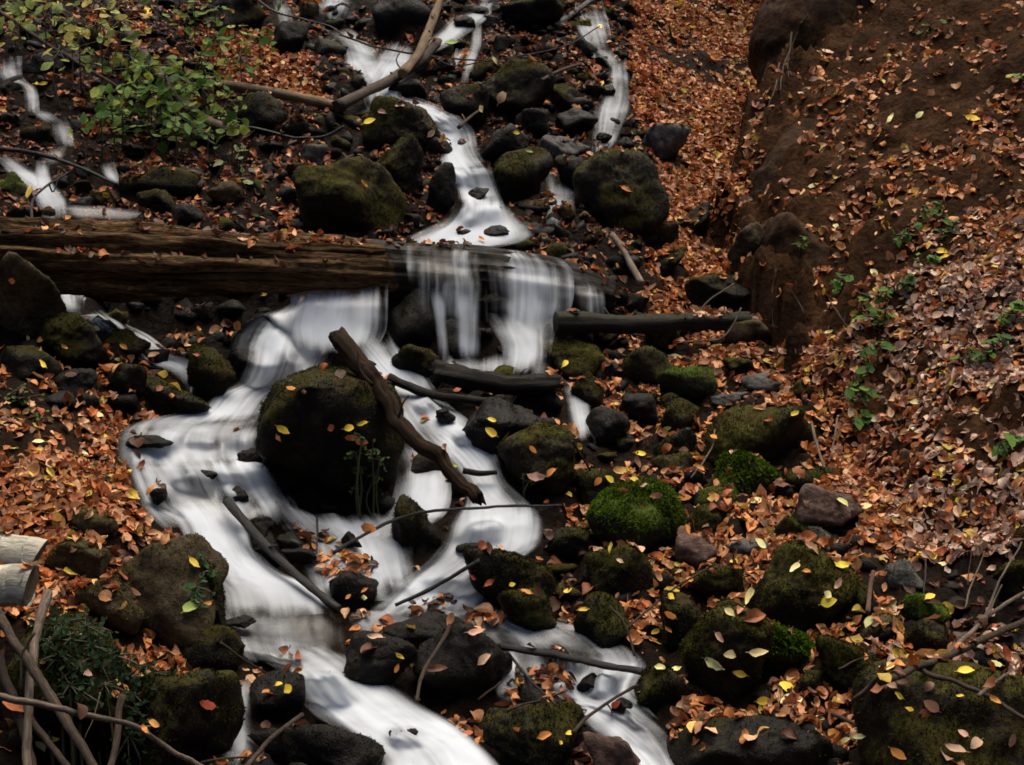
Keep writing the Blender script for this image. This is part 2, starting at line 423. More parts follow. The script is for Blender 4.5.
LITTER_ZONES = [   # where leaves gather, as outlines on the ground seen in the photo; later entries win
    ([(-900, -900), (2000, -900), (2000, 2000), (-900, 2000)], 0.2),
    ([(-400, -300), (300, -300), (330, 240), (-400, 240)], 0.3),
    ([(420, 20), (700, 20), (640, 250), (430, 250)], 0.3),
    ([(185, 30), (300, 28), (330, 105), (225, 85)], 1.0),
    ([(85, 10), (150, 15), (140, 60), (90, 45)], 0.6),
    ([(280, 175), (345, 165), (330, 245), (265, 235)], 0.45),
    ([(60, 275), (300, 285), (300, 330), (230, 350), (70, 330)], 0.02),
    ([(640, -300), (860, -300), (800, 20), (770, 90), (750, 170), (742, 330), (640, 330), (655, 180), (628, 90)], 1.0),
    ([(540, 310), (700, 330), (850, 340), (900, 640), (1100, 650), (1100, 1000), (700, 800), (640, 660), (560, 500)], 0.5),
    ([(690, 330), (850, 330), (850, 400), (700, 400)], 0.9),
    ([(800, 330), (760, 250), (800, -300), (1500, -300), (1500, 200), (1024, 120), (880, 190)], 0.05),
    ([(800, 260), (870, 170), (1024, 85), (1500, 20), (1500, 200), (1024, 190), (900, 250), (830, 330)], 0.4),
    ([(880, 255), (1024, 190), (1500, 140), (1500, 700), (900, 570), (862, 470), (815, 345)], 1.0),
    ([(830, 470), (900, 480), (960, 560), (880, 580)], 1.0),
    ([(900, 565), (1024, 555), (1024, 615), (930, 618)], 0.12),
    ([(345, 622), (420, 618), (500, 610), (508, 640), (430, 655), (350, 655)], 0.8),
    ([(508, 684), (572, 684), (572, 735), (508, 735)], 0.8),
    ([(244, 668), (312, 672), (308, 705), (246, 700)], 0.8),
    ([(296, 545), (345, 545), (376, 575), (340, 610), (296, 566)], 0.8),
    ([(-400, 335), (60, 335), (215, 400), (200, 430), (-400, 420)], 0.4),
    ([(-400, 405), (120, 418), (165, 500), (188, 560), (100, 540), (60, 640), (-400, 640)], 1.15),
    ([(40, 575), (110, 560), (150, 640), (215, 660), (205, 700), (140, 695), (60, 640)], 1.0),
]
def litter_density(P):
    q = project(P); d = np.zeros(len(P))
    for poly, v in LITTER_ZONES:
        d[poly_in(q[:, 0], q[:, 1], poly)] = v
    return d
WATER = [    # label, cross-sections (left x, y, right x, y, how much foam, optional distances), options
    ('white upper chute bending down between mossy boulders behind the log', [(388, 40, 428, 44, .8), (375, 62, 422, 68, .95), (360, 88, 412, 86, 1), (364, 110, 408, 92, 1), (395, 113, 425, 100, 1), (422, 120, 446, 109, 1.05), (430, 134, 472, 127, 1.1), (432, 158, 479, 150, 1.1), (446, 178, 496, 176, 1.1), (452, 202, 505, 198, 1.1), (436, 222, 518, 216, 1.1), (402, 238, 535, 234, 1.05), (398, 256, 482, 252, .9)], dict(thin=0.12, over=0.1)),
    ('white stream sliding in from the top edge into the upper chute', [(480, -8, 505, -8, .6), (474, 8, 490, 16, .75), (450, 16, 472, 33, .95), (432, 32, 454, 44, .95), (412, 46, 432, 54, .8)], dict(over=0.1)),
    ('thin trickle beside the black stone of the upper stream', [(470, 22, 484, 24, .5), (468, 46, 481, 48, .55), (462, 66, 474, 66, .45), (460, 84, 470, 84, .5)], dict(over=0.1, arch=0.0)),
    ('broken thread of water left of the upper trickle', [(456, 48, 464, 50, .4), (452, 62, 460, 66, .45), (448, 76, 456, 80, .35)], dict(over=0.1, arch=0)),
    ('pale spout falling from the top edge on the left', [(308, -8, 356, -8, .75), (311, 6, 357, 6, .75), (316, 18, 350, 20, .5)], dict(over=0.1)),
    ('white sheet running right from the upper left spout', [(318, 30, 352, 28, .35), (338, 42, 366, 40, .75), (345, 66, 386, 58, .9), (356, 88, 394, 80, .9)], dict(over=0.1)),
    ('grey thread of water left of the upper left spout', [(266, -6, 284, -8, .4), (274, 12, 292, 10, .45), (282, 30, 294, 28, .4)], dict(over=0.1, arch=0)),
    ('faint film of water over the rocks below the upper left spout', [(304, 36, 340, 34, .25), (312, 48, 330, 48, .35), (316, 62, 326, 62, .3)], dict(over=0.1, arch=0)),
    ('thread of water left of the foot of the upper chute', [(442, 165, 457, 167, .5), (442, 190, 456, 190, .5), (444, 216, 460, 216, .5)], dict(arch=0)),
    ('left veil of the log waterfall', [(400, 244, 500, 244, .25, 9, 9), (402, 254, 494, 258, .3, 9, 9), (406, 266, 490, 272, .5, 6.54, 6.72), (409, 284, 490, 287, .55, 6.50, 6.66), (412, 304, 488, 304, .3, 6.48, 6.62), (414, 322, 488, 322, .05, 6.48, 6.6)], dict(smooth=1, arch=0, vein=1, drape=True)),
    ('thin left strand under the log waterfall', [(428, 288, 448, 288, .5, 6.50, 6.52), (432, 306, 448, 306, .75, 6.48, 6.5), (435, 334, 449, 334, .75, 6.45, 6.46), (436, 362, 452, 362, .8, 6.4, 6.4)], dict(smooth=1, arch=0, vein=.5)),
    ('middle strand under the log waterfall', [(450, 288, 486, 288, .5, 6.54, 6.58), (452, 306, 485, 306, .65, 6.5, 6.54), (454, 334, 484, 334, .65, 6.46, 6.48), (452, 362, 486, 362, .75, 6.4, 6.42)], dict(smooth=1, arch=0, vein=.8)),
    ('right veil of the log waterfall', [(474, 244, 560, 258, .25, 9, 9), (478, 258, 572, 270, .3, 9, 9), (481, 272, 574, 284, .52, 6.70, 6.84), (485, 300, 572, 305, .55, 6.66, 6.80), (490, 330, 560, 328, .5, 6.60, 6.72), (494, 346, 556, 344, .3, 6.58, 6.66)], dict(smooth=1, arch=0, vein=1, drape=True)),
    ('white foot of the right veil of the log waterfall', [(476, 312, 560, 318, .3, 6.6, 6.7), (488, 330, 556, 330, .8, 6.56, 6.66), (500, 350, 552, 348, 1.1, 6.5, 6.56), (496, 376, 548, 374, 1.0, 6.4, 6.42)], dict(smooth=1, arch=0)),
    ('thin veil at the right end of the log waterfall', [(552, 258, 594, 272, .15, 9, 9), (560, 272, 600, 282, .25, 9, 9), (564, 288, 604, 292, .38, 6.84, 6.88), (570, 320, 606, 318, .3, 6.76, 6.8)], dict(smooth=1, arch=0, vein=.9, drape=True)),
    ('foaming ledge pool under the log waterfall', [(436, 356, 552, 352, .8), (437, 366, 550, 366, .85), (440, 382, 546, 380, .75)], dict(arch=0.01)),
    ('straight white sheet pouring from under the fallen log', [(292, 284, 388, 284, .5, 6.55, 6.58), (290, 304, 388, 306, .85, 6.42, 6.46), (286, 326, 386, 330, 1.0, 6.36, 6.4), (290, 356, 372, 356, 1.0, 6.24, 6.3)], dict(arch=0.02, vein=.15)),
    ('rounded white fall spreading over a hidden dome of rock', [(280, 304, 336, 300, .9), (252, 318, 340, 320, 1.05), (234, 340, 340, 344, .95), (228, 364, 330, 364, .95), (224, 380, 322, 378, 1.1), (208, 398, 276, 394, 1.1), (196, 412, 264, 412, 1.0), (170, 424, 262, 424, .75)], dict(arch=0.02, vein=.25, thin=0.0)),
    ('thin stepped sheet of water above the left cascade', [(196, 408, 262, 410, .7), (130, 424, 262, 426, .45), (112, 440, 264, 442, .4), (112, 456, 268, 458, .8), (116, 472, 276, 472, .85)], dict(arch=0, vein=.2)),
    ('left cascade breaking over wet stones in white threads', [(114, 456, 268, 456, .85), (124, 472, 278, 470, .65), (132, 492, 288, 490, .5), (142, 512, 300, 510, .6), (160, 528, 300, 524, .65)], dict(arch=0.02, vein=.4)),
    ('white cascade past the left bank below the central boulder', [(142, 500, 262, 498, .5), (172, 522, 262, 522, .9), (188, 548, 260, 548, 1.05), (204, 574, 286, 572, 1.1), (212, 594, 332, 588, .95), (216, 622, 345, 612, .35)], dict(arch=0.04, vein=.2)),
    ('streaked white water running under the black stick', [(258, 492, 304, 508, .5), (272, 530, 346, 532, .6), (298, 564, 392, 560, .65), (320, 604, 392, 600, .5)], dict(vein=.3)),
    ('smooth white water round the foot of the central boulder', [(300, 515, 410, 508, .5), (330, 536, 415, 534, .8), (350, 566, 415, 556, .7), (360, 600, 420, 596, .55)], dict(vein=.2)),
    ('brown shallow sheet below the left cascade', [(216, 606, 350, 604, .4), (220, 636, 348, 634, .12), (236, 664, 350, 656, .4)], dict(arch=0)),
    ('broad white fall leaving the lower edge of the picture', [(240, 652, 352, 644, .35), (280, 672, 392, 676, .6), (298, 698, 424, 700, .85), (324, 724, 466, 724, 1.0), (360, 750, 492, 746, 1.05), (378, 785, 520, 780, 1.1), (390, 830, 540, 830, 1.1)], dict(arch=0.05, vein=.25)),
    ('slender white stream beside the diagonal trunk', [(344, 340, 390, 326, .9), (360, 366, 404, 352, .9), (382, 392, 424, 372, .9), (404, 420, 444, 400, .85), (422, 446, 474, 424, .95), (450, 472, 498, 454, 1.05), (462, 498, 508, 480, 1.05), (446, 524, 540, 508, 1.0), (430, 550, 546, 540, .95), (400, 578, 524, 562, .85), (376, 600, 494, 596, .9), (346, 620, 490, 614, .7)], dict(arch=0.03)),
    ('white water hidden behind the diagonal trunk', [(394, 440, 418, 440, .5), (396, 476, 446, 468, .85), (386, 512, 450, 506, .95), (342, 544, 410, 540, .8)], dict()),
    ('white splash over the stones right of the diagonal trunk', [(464, 406, 490, 408, .5), (462, 424, 486, 426, .6), (450, 444, 476, 440, .5)], dict(arch=0)),
    ('brown shallow sheet over the lower ledge', [(346, 612, 505, 604, .35), (352, 628, 560, 622, .12), (360, 646, 590, 644, .22)], dict(arch=0)),
    ('right lower fall streaming over the ledge', [(480, 618, 568, 620, .25), (506, 642, 620, 638, .35), (508, 662, 646, 664, .55), (520, 688, 634, 688, .6), (566, 712, 652, 712, .65), (600, 738, 672, 734, .8), (630, 766, 686, 764, .85), (640, 800, 700, 800, .9)], dict(arch=0.03, vein=.5)),
    ('narrow chute left of the right lower fall', [(496, 644, 522, 648, .4), (490, 668, 524, 672, .7), (486, 704, 522, 708, .7)], dict()),
    ('thin spill beside the leaf pile block', [(220, 684, 262, 676, .4), (222, 712, 254, 712, .55), (222, 745, 258, 740, .55), (218, 768, 250, 768, .4)], dict()),
    ('small side spout right of the wet black boulder', [(558, 380, 580, 378, .8), (563, 402, 590, 400, .8), (569, 424, 594, 424, .75), (570, 446, 596, 444, .65)], dict(vein=.5)),
    ('upper half of the right upper fall', [(575, 4, 602, 0, .35), (576, 28, 610, 28, .45), (592, 58, 612, 56, .75)], dict(vein=.6, over=0.1)),
    ('lower half of the right upper fall', [(610, 60, 628, 58, .5), (603, 84, 631, 84, .55), (595, 110, 633, 108, .5), (592, 130, 624, 132, .55), (592, 160, 612, 154, .8)], dict(vein=.6, over=0.1)),
    ('faint veil under the grey slab', [(546, 170, 576, 170, .3), (546, 196, 577, 196, .32), (546, 224, 578, 224, .3)], dict(arch=0)),
    ('small side fall at the left edge', [(-10, 56, 22, 56, .6), (-4, 80, 24, 78, .6), (16, 84, 36, 88, .55), (24, 116, 40, 112, .45)], dict(over=0.1)),
    ('pale thread high in the left side stream', [(6, 40, 16, 40, .3), (16, 50, 26, 50, .35)], dict(over=0.1, arch=0)),
    ('faint link above the middle step of the left side stream', [(24, 108, 40, 106, .35), (34, 116, 54, 114, .35), (46, 124, 64, 122, .35)], dict(arch=0, over=0.1)),
    ('faint link below the middle step of the left side stream', [(58, 142, 74, 144, .35), (44, 154, 66, 158, .35), (32, 164, 56, 168, .35)], dict(arch=0, over=0.1)),
    ('faint link between the two halves of the right upper fall', [(592, 50, 612, 50, .35), (602, 60, 622, 58, .35), (608, 70, 628, 68, .4)], dict(arch=0, over=0.1)),
    ('faint link from the left trickle to the small dark stones', [(84, 312, 104, 310, .4), (100, 328, 122, 320, .4), (114, 338, 134, 330, .4)], dict(arch=0, over=0.08)),
    ('middle step of the left side stream', [(48, 116, 66, 116, .4), (50, 130, 72, 130, .6), (60, 148, 74, 146, .5)], dict(over=0.1)),
    ('blue white fan of the left side stream above the log', [(-14, 152, 14, 154, .6), (0, 168, 34, 168, .8), (22, 186, 58, 184, .85), (34, 202, 72, 198, .8), (34, 222, 78, 218, .6)], dict(over=0.1)),
    ('second fan beside the blue white one', [(36, 160, 52, 162, .5), (34, 176, 54, 178, .6), (32, 196, 64, 196, .6)], dict(over=0.1)),
    ('last thread of the left side stream', [(100, 164, 114, 162, .5), (104, 176, 120, 178, .55), (114, 186, 128, 186, .3)], dict(over=0.1, arch=0)),
    ('ripple of water gathering behind the log', [(60, 204, 66, 222, .3), (100, 206, 104, 222, .12), (146, 210, 146, 224, .2)], dict(over=0.1, arch=0)),
    ('trickle under the left end of the log', [(44, 283, 88, 286, .7), (50, 296, 86, 297, .75), (60, 314, 84, 314, .4), (82, 318, 100, 314, .5), (98, 334, 112, 328, .5)], dict(over=0.1, arch=0.01)),
    ('left trickle stepping down to the main fall', [(108, 330, 126, 324, .4), (122, 344, 148, 334, .7), (144, 364, 172, 352, .8), (166, 372, 196, 362, .75), (182, 384, 200, 380, .6), (186, 398, 194, 398, .4)], dict(over=0.1, arch=0.01)),
]
def stream_mask(P):
    """how much a ground point lies under the running water"""
    q_ = project(P); m = np.zeros(len(P), bool)
    for lab_, rows_, kw_ in WATER:
        if ('veil' in lab_ or 'strand' in lab_) and 'log' in lab_: continue
        m |= poly_in(q_[:, 0], q_[:, 1], [(r[0], r[1]) for r in rows_] + [(r[2], r[3]) for r in rows_[::-1]])
    return m
f_valley, f_bank = tps(VALLEY), tps(BANK)
_e = np.array([at(a, b, c)[0] for a, b, c in EDGE]); _e = _e[np.argsort(_e[:, 1])]
GX0, GX1, GY0, GY1, GS = -5.2, 5.2, 1.6, 13.0, 0.025
gx = np.arange(GX0, GX1 + 1e-6, GS); gy = np.arange(GY0, GY1 + 1e-6, GS)
NX, NY = len(gx), len(gy)
XX, YY = np.meshgrid(gx, gy)
xf, yf = XX.ravel(), YY.ravel()
za = f_valley(xf, yf); zb = f_bank(xf, yf)
ex = np.interp(yf, _e[:, 1], _e[:, 0]) + 0.16 * fbm(np.stack([xf * 0 + 3.1, yf * 1.9, za * 0], -1), 4, 5) + 0.10 * fbm(np.stack([xf * 3, yf * 4.5, zb * 4], -1), 3, 6)
ex = np.where(yf < _e[0, 1], _e[0, 0] + (_e[0, 1] - yf) * 12, ex)
gap = np.maximum(ex - xf, 0)
zb = zb - 3.2 * gap - 1.5 * np.minimum(gap, 0.1)
zb = np.where(yf < _e[0, 1] - 0.5, za - 1, zb)
kk = 0.06
ground_raw = np.where(np.abs(za - zb) < 4 * kk, np.maximum(za, zb) + 0, np.maximum(za, zb))
P3 = np.stack([xf, yf, ground_raw], -1)
bankm = np.clip((zb - za) / 0.12 + 0.3, 0, 1)
rough = 0.05 * fbm(P3 * 2.6, 3, 1) + 0.018 * fbm(P3 * 9, 3, 2)
nearlip = np.exp(-((xf - ex) / 0.35) ** 2)
rough = rough + bankm * (0.055 + 0.10 * nearlip) * fbm(P3 * np.array([5.0, 5.0, 3.0]), 5, 3, 0.6)
# half buried stones make the stream bed lumpy
_lr = np.random.default_rng(8)
sm0 = stream_mask(P3).reshape(NY, NX); dz0 = litter_density(P3).reshape(NY, NX); bm0 = bankm.reshape(NY, NX)
rough = rough * np.where(sm0.ravel(), 0.25, 1.0)
lump = np.zeros((NY, NX))
for _ in range(5200):
    x, y = _lr.uniform(-3.6, 2.4), _lr.uniform(3.3, 11.5); r = _lr.uniform(0.03, 0.12) * (1.0 if _lr.random() > 0.1 else 1.4)
    i, j = int((x - GX0) / GS), int((y - GY0) / GS)
    if bm0[j, i] > 0.2 or sm0[j, i] or sm0[max(j - 2, 0), i] or sm0[j, min(i + 2, NX - 1)] or sm0[j, max(i - 2, 0)] or _lr.random() < dz0[j, i] * 0.9: continue
    if dz0[j, i] > 0.28 or y < 5.2: r = min(r, 0.045)
    k = int(r / GS) + 1
    a, b = max(j - k, 0), min(j + k + 1, NY); c, d = max(i - k, 0), min(i + k + 1, NX)
    e = _lr.uniform(-0.5, 0.5); f = _lr.uniform(-0.5, 0.5)
    dx, dy = (gx[c:d] - x)[None] / r, (gy[a:b] - y)[:, None] / r
    s = 1 - (np.abs(dx + e * dy * 0.4) ** 2.6 + np.abs(dy) ** 2.6)
    h = r * _lr.uniform(0.45, 0.95) * np.sqrt(np.clip(s, 0, 1)) * (1 + e * dx * 0.5 + f * dy * 0.4)
    lump[a:b, c:d] = np.maximum(lump[a:b, c:d], h)
rough = rough + lump.ravel()
ground_z = ground_raw + rough
GZ = ground_z.reshape(NY, NX)
GZS = ground_raw.reshape(NY, NX)
def gheight(x, y, Z=None):
    Z = GZ if Z is None else Z
    fx = np.clip((x - GX0) / GS, 0, NX - 1.001); fy = np.clip((y - GY0) / GS, 0, NY - 1.001)
    i = fx.astype(int); j = fy.astype(int); u = fx - i; v = fy - j
    return (Z[j, i] * (1 - u) + Z[j, i + 1] * u) * (1 - v) + (Z[j + 1, i] * (1 - u) + Z[j + 1, i + 1] * u) * v
def hitY(px, py, Z=None):
    """distance ahead at which the sight line meets the ground"""
    d = px_dir(np.asarray(px, float).ravel(), np.asarray(py, float).ravel())
    d = d / d[:, 1:2]
    ys = np.arange(2.2, 12.9, 0.012)
    out = np.empty(len(d))
    for s in range(0, len(d), 2000):
        dd = d[s:s + 2000]
        x = CAM[0] + dd[:, 0:1] * ys; z = CAM[2] + dd[:, 2:3] * ys
        below = z <= gheight(x.ravel(), np.tile(ys, len(dd)), Z).reshape(z.shape)
        k = np.where(below.any(1), below.argmax(1), len(ys) - 1)
        out[s:s + 2000] = ys[k]
    return out
dz = litter_density(P3)
q = project(P3)
zone = np.clip(dz * 1.1, 0, 1) * 0.3
zone = np.maximum(zone, bankm)
Zm = zone.reshape(NY, NX)
for _ in range(6):
    Zm = (Zm + np.roll(Zm, 1, 0) + np.roll(Zm, -1, 0) + np.roll(Zm, 1, 1) + np.roll(Zm, -1, 1)) / 5
ii = (np.arange(NY - 1)[:, None] * NX + np.arange(NX - 1)[None]).ravel()
GF = np.stack([ii, ii + 1, ii + NX + 1, ii + NX], -1)
GV = np.stack([xf, yf, ground_z], -1)
g = mesh_obj('ground', GV, GF, M_GROUND, attrs={'zone': Zm.ravel()})
tag(g, 'dark wet soil and rock of the steep stream gully', None, None, 'structure')
st = 3
jj = np.arange(0, NY - 1, st); ik = np.arange(0, NX - 1, st)
sub = GV.reshape(NY, NX, 3)[::st, ::st]
sy, sx = sub.shape[:2]
i2 = (np.arange(sy - 1)[:, None] * sx + np.arange(sx - 1)[None]).ravel()
add_solid(sub.reshape(-1, 3), np.stack([i2, i2 + 1, i2 + sx + 1, i2 + sx], -1), 'ground')
# ground that carries on round the gully, outside the picture
rim = []
for (x0, x1, y0, y1) in ((-40, GX0, -30, 60), (GX1, 40, -30, 60), (GX0, GX1, GY1, 60), (GX0, GX1, -30, GY0)):
    a = np.linspace(x0, x1, 40); b = np.linspace(y0, y1, 60)
    A, B = np.meshgrid(a, b); A, B = A.ravel(), B.ravel()
    z = gheight(np.clip(A, GX0, GX1), np.clip(B, GY0, GY1))
    z = z + np.maximum(B - GY1, 0) * 0.45 + np.maximum(A - GX1, 0) * 0.35 - np.maximum(GY0 - B, 0) * 0.12 - 0.004
    k = (np.arange(59)[:, None] * 40 + np.arange(39)[None]).ravel()
    rim.append((np.stack([A, B, z], -1), np.stack([k, k + 1, k + 41, k + 40], -1)))
o_ = 0; rv, rf = [], []
for v_, f_ in rim:
    rv.append(v_); rf.append(f_ + o_); o_ += len(v_)
t_ = mesh_obj('terrain', np.concatenate(rv), np.concatenate(rf), M_GROUND, attrs={'zone': np.full(o_, 0.6)})
tag(t_, 'hillside soil carrying on round the stream gully', None, None, 'structure')
# ------------------------------------------------------------------ boulders
_ico = {}
def ico(sub):
    if sub not in _ico:
        bm = bmesh.new(); bmesh.ops.create_icosphere(bm, subdivisions=sub, radius=1)
        _ico[sub] = (np.array([v.co[:] for v in bm.verts]), np.array([[v.index for v in f.verts] for f in bm.faces])); bm.free()
    return _ico[sub]
def rock_shape(sub, p, seed, dims, rough=0.05, tilt=0.0):
    """a worn block: rounded hull of random planes, roughened, fitted to a box of dims"""
    rng = np.random.default_rng(seed)
    D, F = ico(sub)
    nrm = rng.normal(size=(16, 3)); nrm /= np.linalg.norm(nrm, axis=1)[:, None]
    h = rng.uniform(0.63, 1.0, 16)
    p = p * 1.25
    c = np.maximum(D @ nrm.T, 0) / h
    r = (c ** p).sum(1) ** (-1 / p)
    V = D * r[:, None]
    V = V * (1 + 0.10 * fbm(D * 1.3 + seed, 2, seed))[:, None]
    lo, hi = V.min(0), V.max(0)
    V = (V - (lo + hi) / 2) / (hi - lo)
    V = V * np.asarray(dims)
    s = np.mean(dims)
    nn = D / np.linalg.norm(D, axis=1)[:, None]
    V = V + nn * (rough * s * (0.7 * fbm(V / s * 3.2 + seed, 3, seed + 1) + 0.5 * (0.3 - np.abs(fbm(V / s * 5.5 + seed, 4, seed + 2, 0.6)))))[:, None]
    if tilt:
        ct, st_ = math.cos(tilt), math.sin(tilt)
        V = np.stack([V[:, 0] * ct + V[:, 2] * st_, V[:, 1], -V[:, 0] * st_ + V[:, 2] * ct], -1)
    return V, F
MOSS_COL = {'dark': ((0.005, 0.006, 0.002), (0.03, 0.029, 0.006)), 'moss': ((0.010, 0.011, 0.003), (0.055, 0.05, 0.01)),
            'green': ((0.014, 0.028, 0.002), (0.075, 0.125, 0.012)), 'olive': ((0.02, 0.02, 0.005), (0.07, 0.06, 0.016)),
            'wet': ((0.008, 0.010, 0.002), (0.03, 0.032, 0.006)), 'grey': ((0.02, 0.028, 0.004), (0.06, 0.075, 0.014)), 'brown': ((0.02, 0.02, 0.005), (0.05, 0.05, 0.01))}
def blades(V, F, n, length, cols, seed, up=0.05, patch=0.0):
    rng = np.random.default_rng(seed)
    T = V[F]; cr = np.cross(T[:, 1] - T[:, 0], T[:, 2] - T[:, 0]); ar = np.linalg.norm(cr, axis=1) + 1e-12
    nr = cr / ar[:, None]
    cen = T.mean(1)
    s = np.ptp(V, axis=0).mean()
    w = ar * np.clip((nr[:, 2] - up) * 1.6, 0, 1) * np.clip(0.9 + patch + 1.6 * fbm(cen / s * 3 + seed, 3, seed), 0.02, 1.5)
    if w.sum() <= 0: return None
    f = rng.choice(len(F), n, p=w / w.sum())
    b = rng.dirichlet((1, 1, 1), n)
    P = (T[f] * b[:, :, None]).sum(1); nn = nr[f]
    d = nn + rng.normal(size=(n, 3)) * 0.55 + np.array([0, 0, 0.25]); d /= np.linalg.norm(d, axis=1)[:, None]
    side = np.cross(d, rng.normal(size=(n, 3))); side /= np.linalg.norm(side, axis=1)[:, None] + 1e-9
    L = length * rng.uniform(0.5, 1.3, n)[:, None]; w_ = L * 0.22
    P = P - nn * 0.003
    A = P - side * w_; B = P + side * w_; M = P + d * L * 0.65 + side * w_ * 0.5; C = P + d * L + np.array([0, 0, -0.25]) * L
    BV = np.stack([A, B, M, C], 1).reshape(-1, 3)
    k = np.arange(n)[:, None] * 4
    BF = np.concatenate([k + [[0, 1, 2]], k + [[0, 2, 3]]])
    c0, c1 = np.array(cols[0]), np.array(cols[1])
    t = np.clip(rng.beta(2, 2.5, n) + 0.35 * fbm(P / s * 6 + seed, 2, seed + 9), 0, 1)[:, None]
    C_ = np.repeat(c0 * (1 - t) + c1 * t, 4, axis=0)
    return BV, BF, C_
HOSTS = {}
UNDER = []
def boulder(name, cx, cy, w, h, style, label, p=7, moss=0.5, tilt=0, dep=None, rough=0.05, Y=None, patch=0.0, mlen=0.011, sub=None, group=None, under=False, lift=0.0, flat=0):
    seed = int(cx * 7 + cy * 13) % 9973
    d0 = float(hitY([cx], [min(cy + 0.44 * h, 790)], GZS)[0]) if Y is None else Y
    W_, H_ = w * 1.06 * d0 / FPX, h * 1.06 * d0 / FPX
    D_ = dep if dep else 0.85 * (W_ * 0.65 + H_ * 0.35)
    Yc = d0 + 0.24 * D_ - lift
    c = at(cx, cy - 0.05 * h, Yc)[0]
    sub = sub or (5 if max(w, h) > 62 else 4)
    sc_ = Yc / d0
    V, F = rock_shape(sub, p, seed, (W_ * sc_ * 1.02, D_, H_ * sc_ * 1.06), rough, R(tilt))
    c[2] -= 0.02 * H_
    if flat:
        zt = V[:, 2].max() * flat
        V[:, 2] = np.where(V[:, 2] > zt, zt + (V[:, 2] - zt) * 0.22, V[:, 2]); V[:, 2] *= H_ * sc_ * 1.06 / np.ptp(V[:, 2]); V[:, 2] -= (V[:, 2].max() + V[:, 2].min()) / 2
    o = mesh_obj(name, V + c, F, ROCK[style], loc=c)
    cat = 'boulder' if max(w, h) > 50 else 'stone'
    tag(o, label, cat, group)
    n = int(min(w * h * 0.9 * moss, 7000))
    if n > 60:
        r_ = blades(V, F, n, mlen, MOSS_COL[style], seed, -0.35 if style in ('green', 'moss') else -0.15, patch)
        if r_: mesh_obj('moss', r_[0], r_[1], M_MOSS, o, smooth=False, attrs={'Col': r_[2]})['kind'] = 'stuff'
    add_solid(V + c, F, label)
    if under: UNDER.append((V + c, F))
    HOSTS[label] = o
    return o
B = boulder
MB, WR, ST = 'mossy_boulder', 'wet_boulder', 'stone'
# left bank, lower corner
B('boulder', 160, 590, 120, 100, 'olive', 'olive brown boulder with a tilted flat face below the left leaf bank', p=15, moss=0.15, tilt=12, rough=0.03)
B(MB, 212, 612, 34, 90, 'dark', 'narrow black mossy rock hugging the stream side of the olive boulder', moss=0.8)
B(ST, 78, 561, 56, 40, 'olive', 'flat mossy stone just behind the cut birch logs', moss=0.6, patch=0.4)
B(ST, 112, 604, 66, 54, 'olive', 'mossy rock wedged under the left edge of the olive boulder', moss=0.5)
B(ST, 90, 522, 54, 28, 'olive', 'half buried brown stone in the leaves of the left bank', moss=0.1)
B(WR, 211, 651, 62, 48, 'dark', 'round black stone at the water edge under the olive boulder', moss=0.3)
B(MB, 182, 732, 106, 112, 'dark', 'mossy block under the pile of orange leaves near the bottom left', moss=0.8, dep=0.3)
B(MB, 82, 702, 130, 150, 'dark', 'big dark block hung with ivy behind the bare sticks', moss=0.6, dep=0.35)
B(WR, 278, 702, 54, 52, 'wet', 'wet rock capped by a yellow leaf between two thin spills', moss=0.1)
B(WR, 315, 756, 132, 66, 'wet', 'rounded black boulder cut by the bottom edge left of the lowest fall', p=5, moss=0.1)
# lower stream
B(WR, 420, 529, 54, 58, 'dark', 'black wedge of rock splitting the chute above the middle pool', p=12, moss=0.4)
B(MB, 508, 582, 84, 74, 'dark', 'dark mossy boulder with a red leaf right of the middle pool', moss=0.9)
B(MB, 528, 616, 60, 52, 'dark', 'mossy shoulder of rock under the boulder with the red leaf', moss=0.8)
B(ST, 569, 545, 42, 32, 'dark', 'low mossy stone between the chute and the bright moss boulder', moss=0.8)
B(MB, 636, 526, 88, 80, 'green', 'boulder padded with bright green moss right of the stream', moss=1.0, patch=0.35, mlen=0.016)
B(MB, 620, 578, 64, 60, 'moss', 'dark mossy boulder directly below the bright green one', moss=1.0)
B(MB, 603, 628, 56, 60, 'dark', 'rounded black mossy stone where the right lower fall begins', moss=0.7)
B(MB, 664, 693, 54, 50, 'dark', 'round mossy stone right of the right lower fall', p=5, moss=0.9)
B(WR, 534, 738, 100, 62, 'dark', 'flat black boulder at the bottom edge between the two lower falls', moss=0.4, p=10)
B(ST, 612, 758, 56, 48, 'brown', 'red brown stone at the bottom edge beside the right lower fall', moss=0.0)
B(WR, 748, 755, 190, 76, 'wet', 'long black rock face along the bottom edge under a drift of yellow leaves', p=12, moss=0.1)
B(WR, 382, 668, 70, 62, 'wet', 'wet rock strewn with orange leaves above the left lower fall', moss=0.1)
B(WR, 462, 668, 100, 82, 'wet', 'dark dripping boulder at the centre of the lower ledge', p=10, moss=0.1)
B(WR, 545, 708, 54, 50, 'wet', 'leaf caught rock in the middle of the right lower fall', moss=0.1)
B(WR, 354, 592, 46, 40, 'wet', 'dark rock islet with wet leaves at the foot of the black stick', moss=0.1)
B(WR, 265, 548, 30, 42, 'wet', 'black rock under the upper half of the black stick', moss=0.1)
B(WR, 426, 636, 84, 40, 'wet', 'low wet stone behind the dripping boulder of the lower ledge', moss=0.0)
B(WR, 300, 757, 1, 1, 'wet', 'x') if False else None
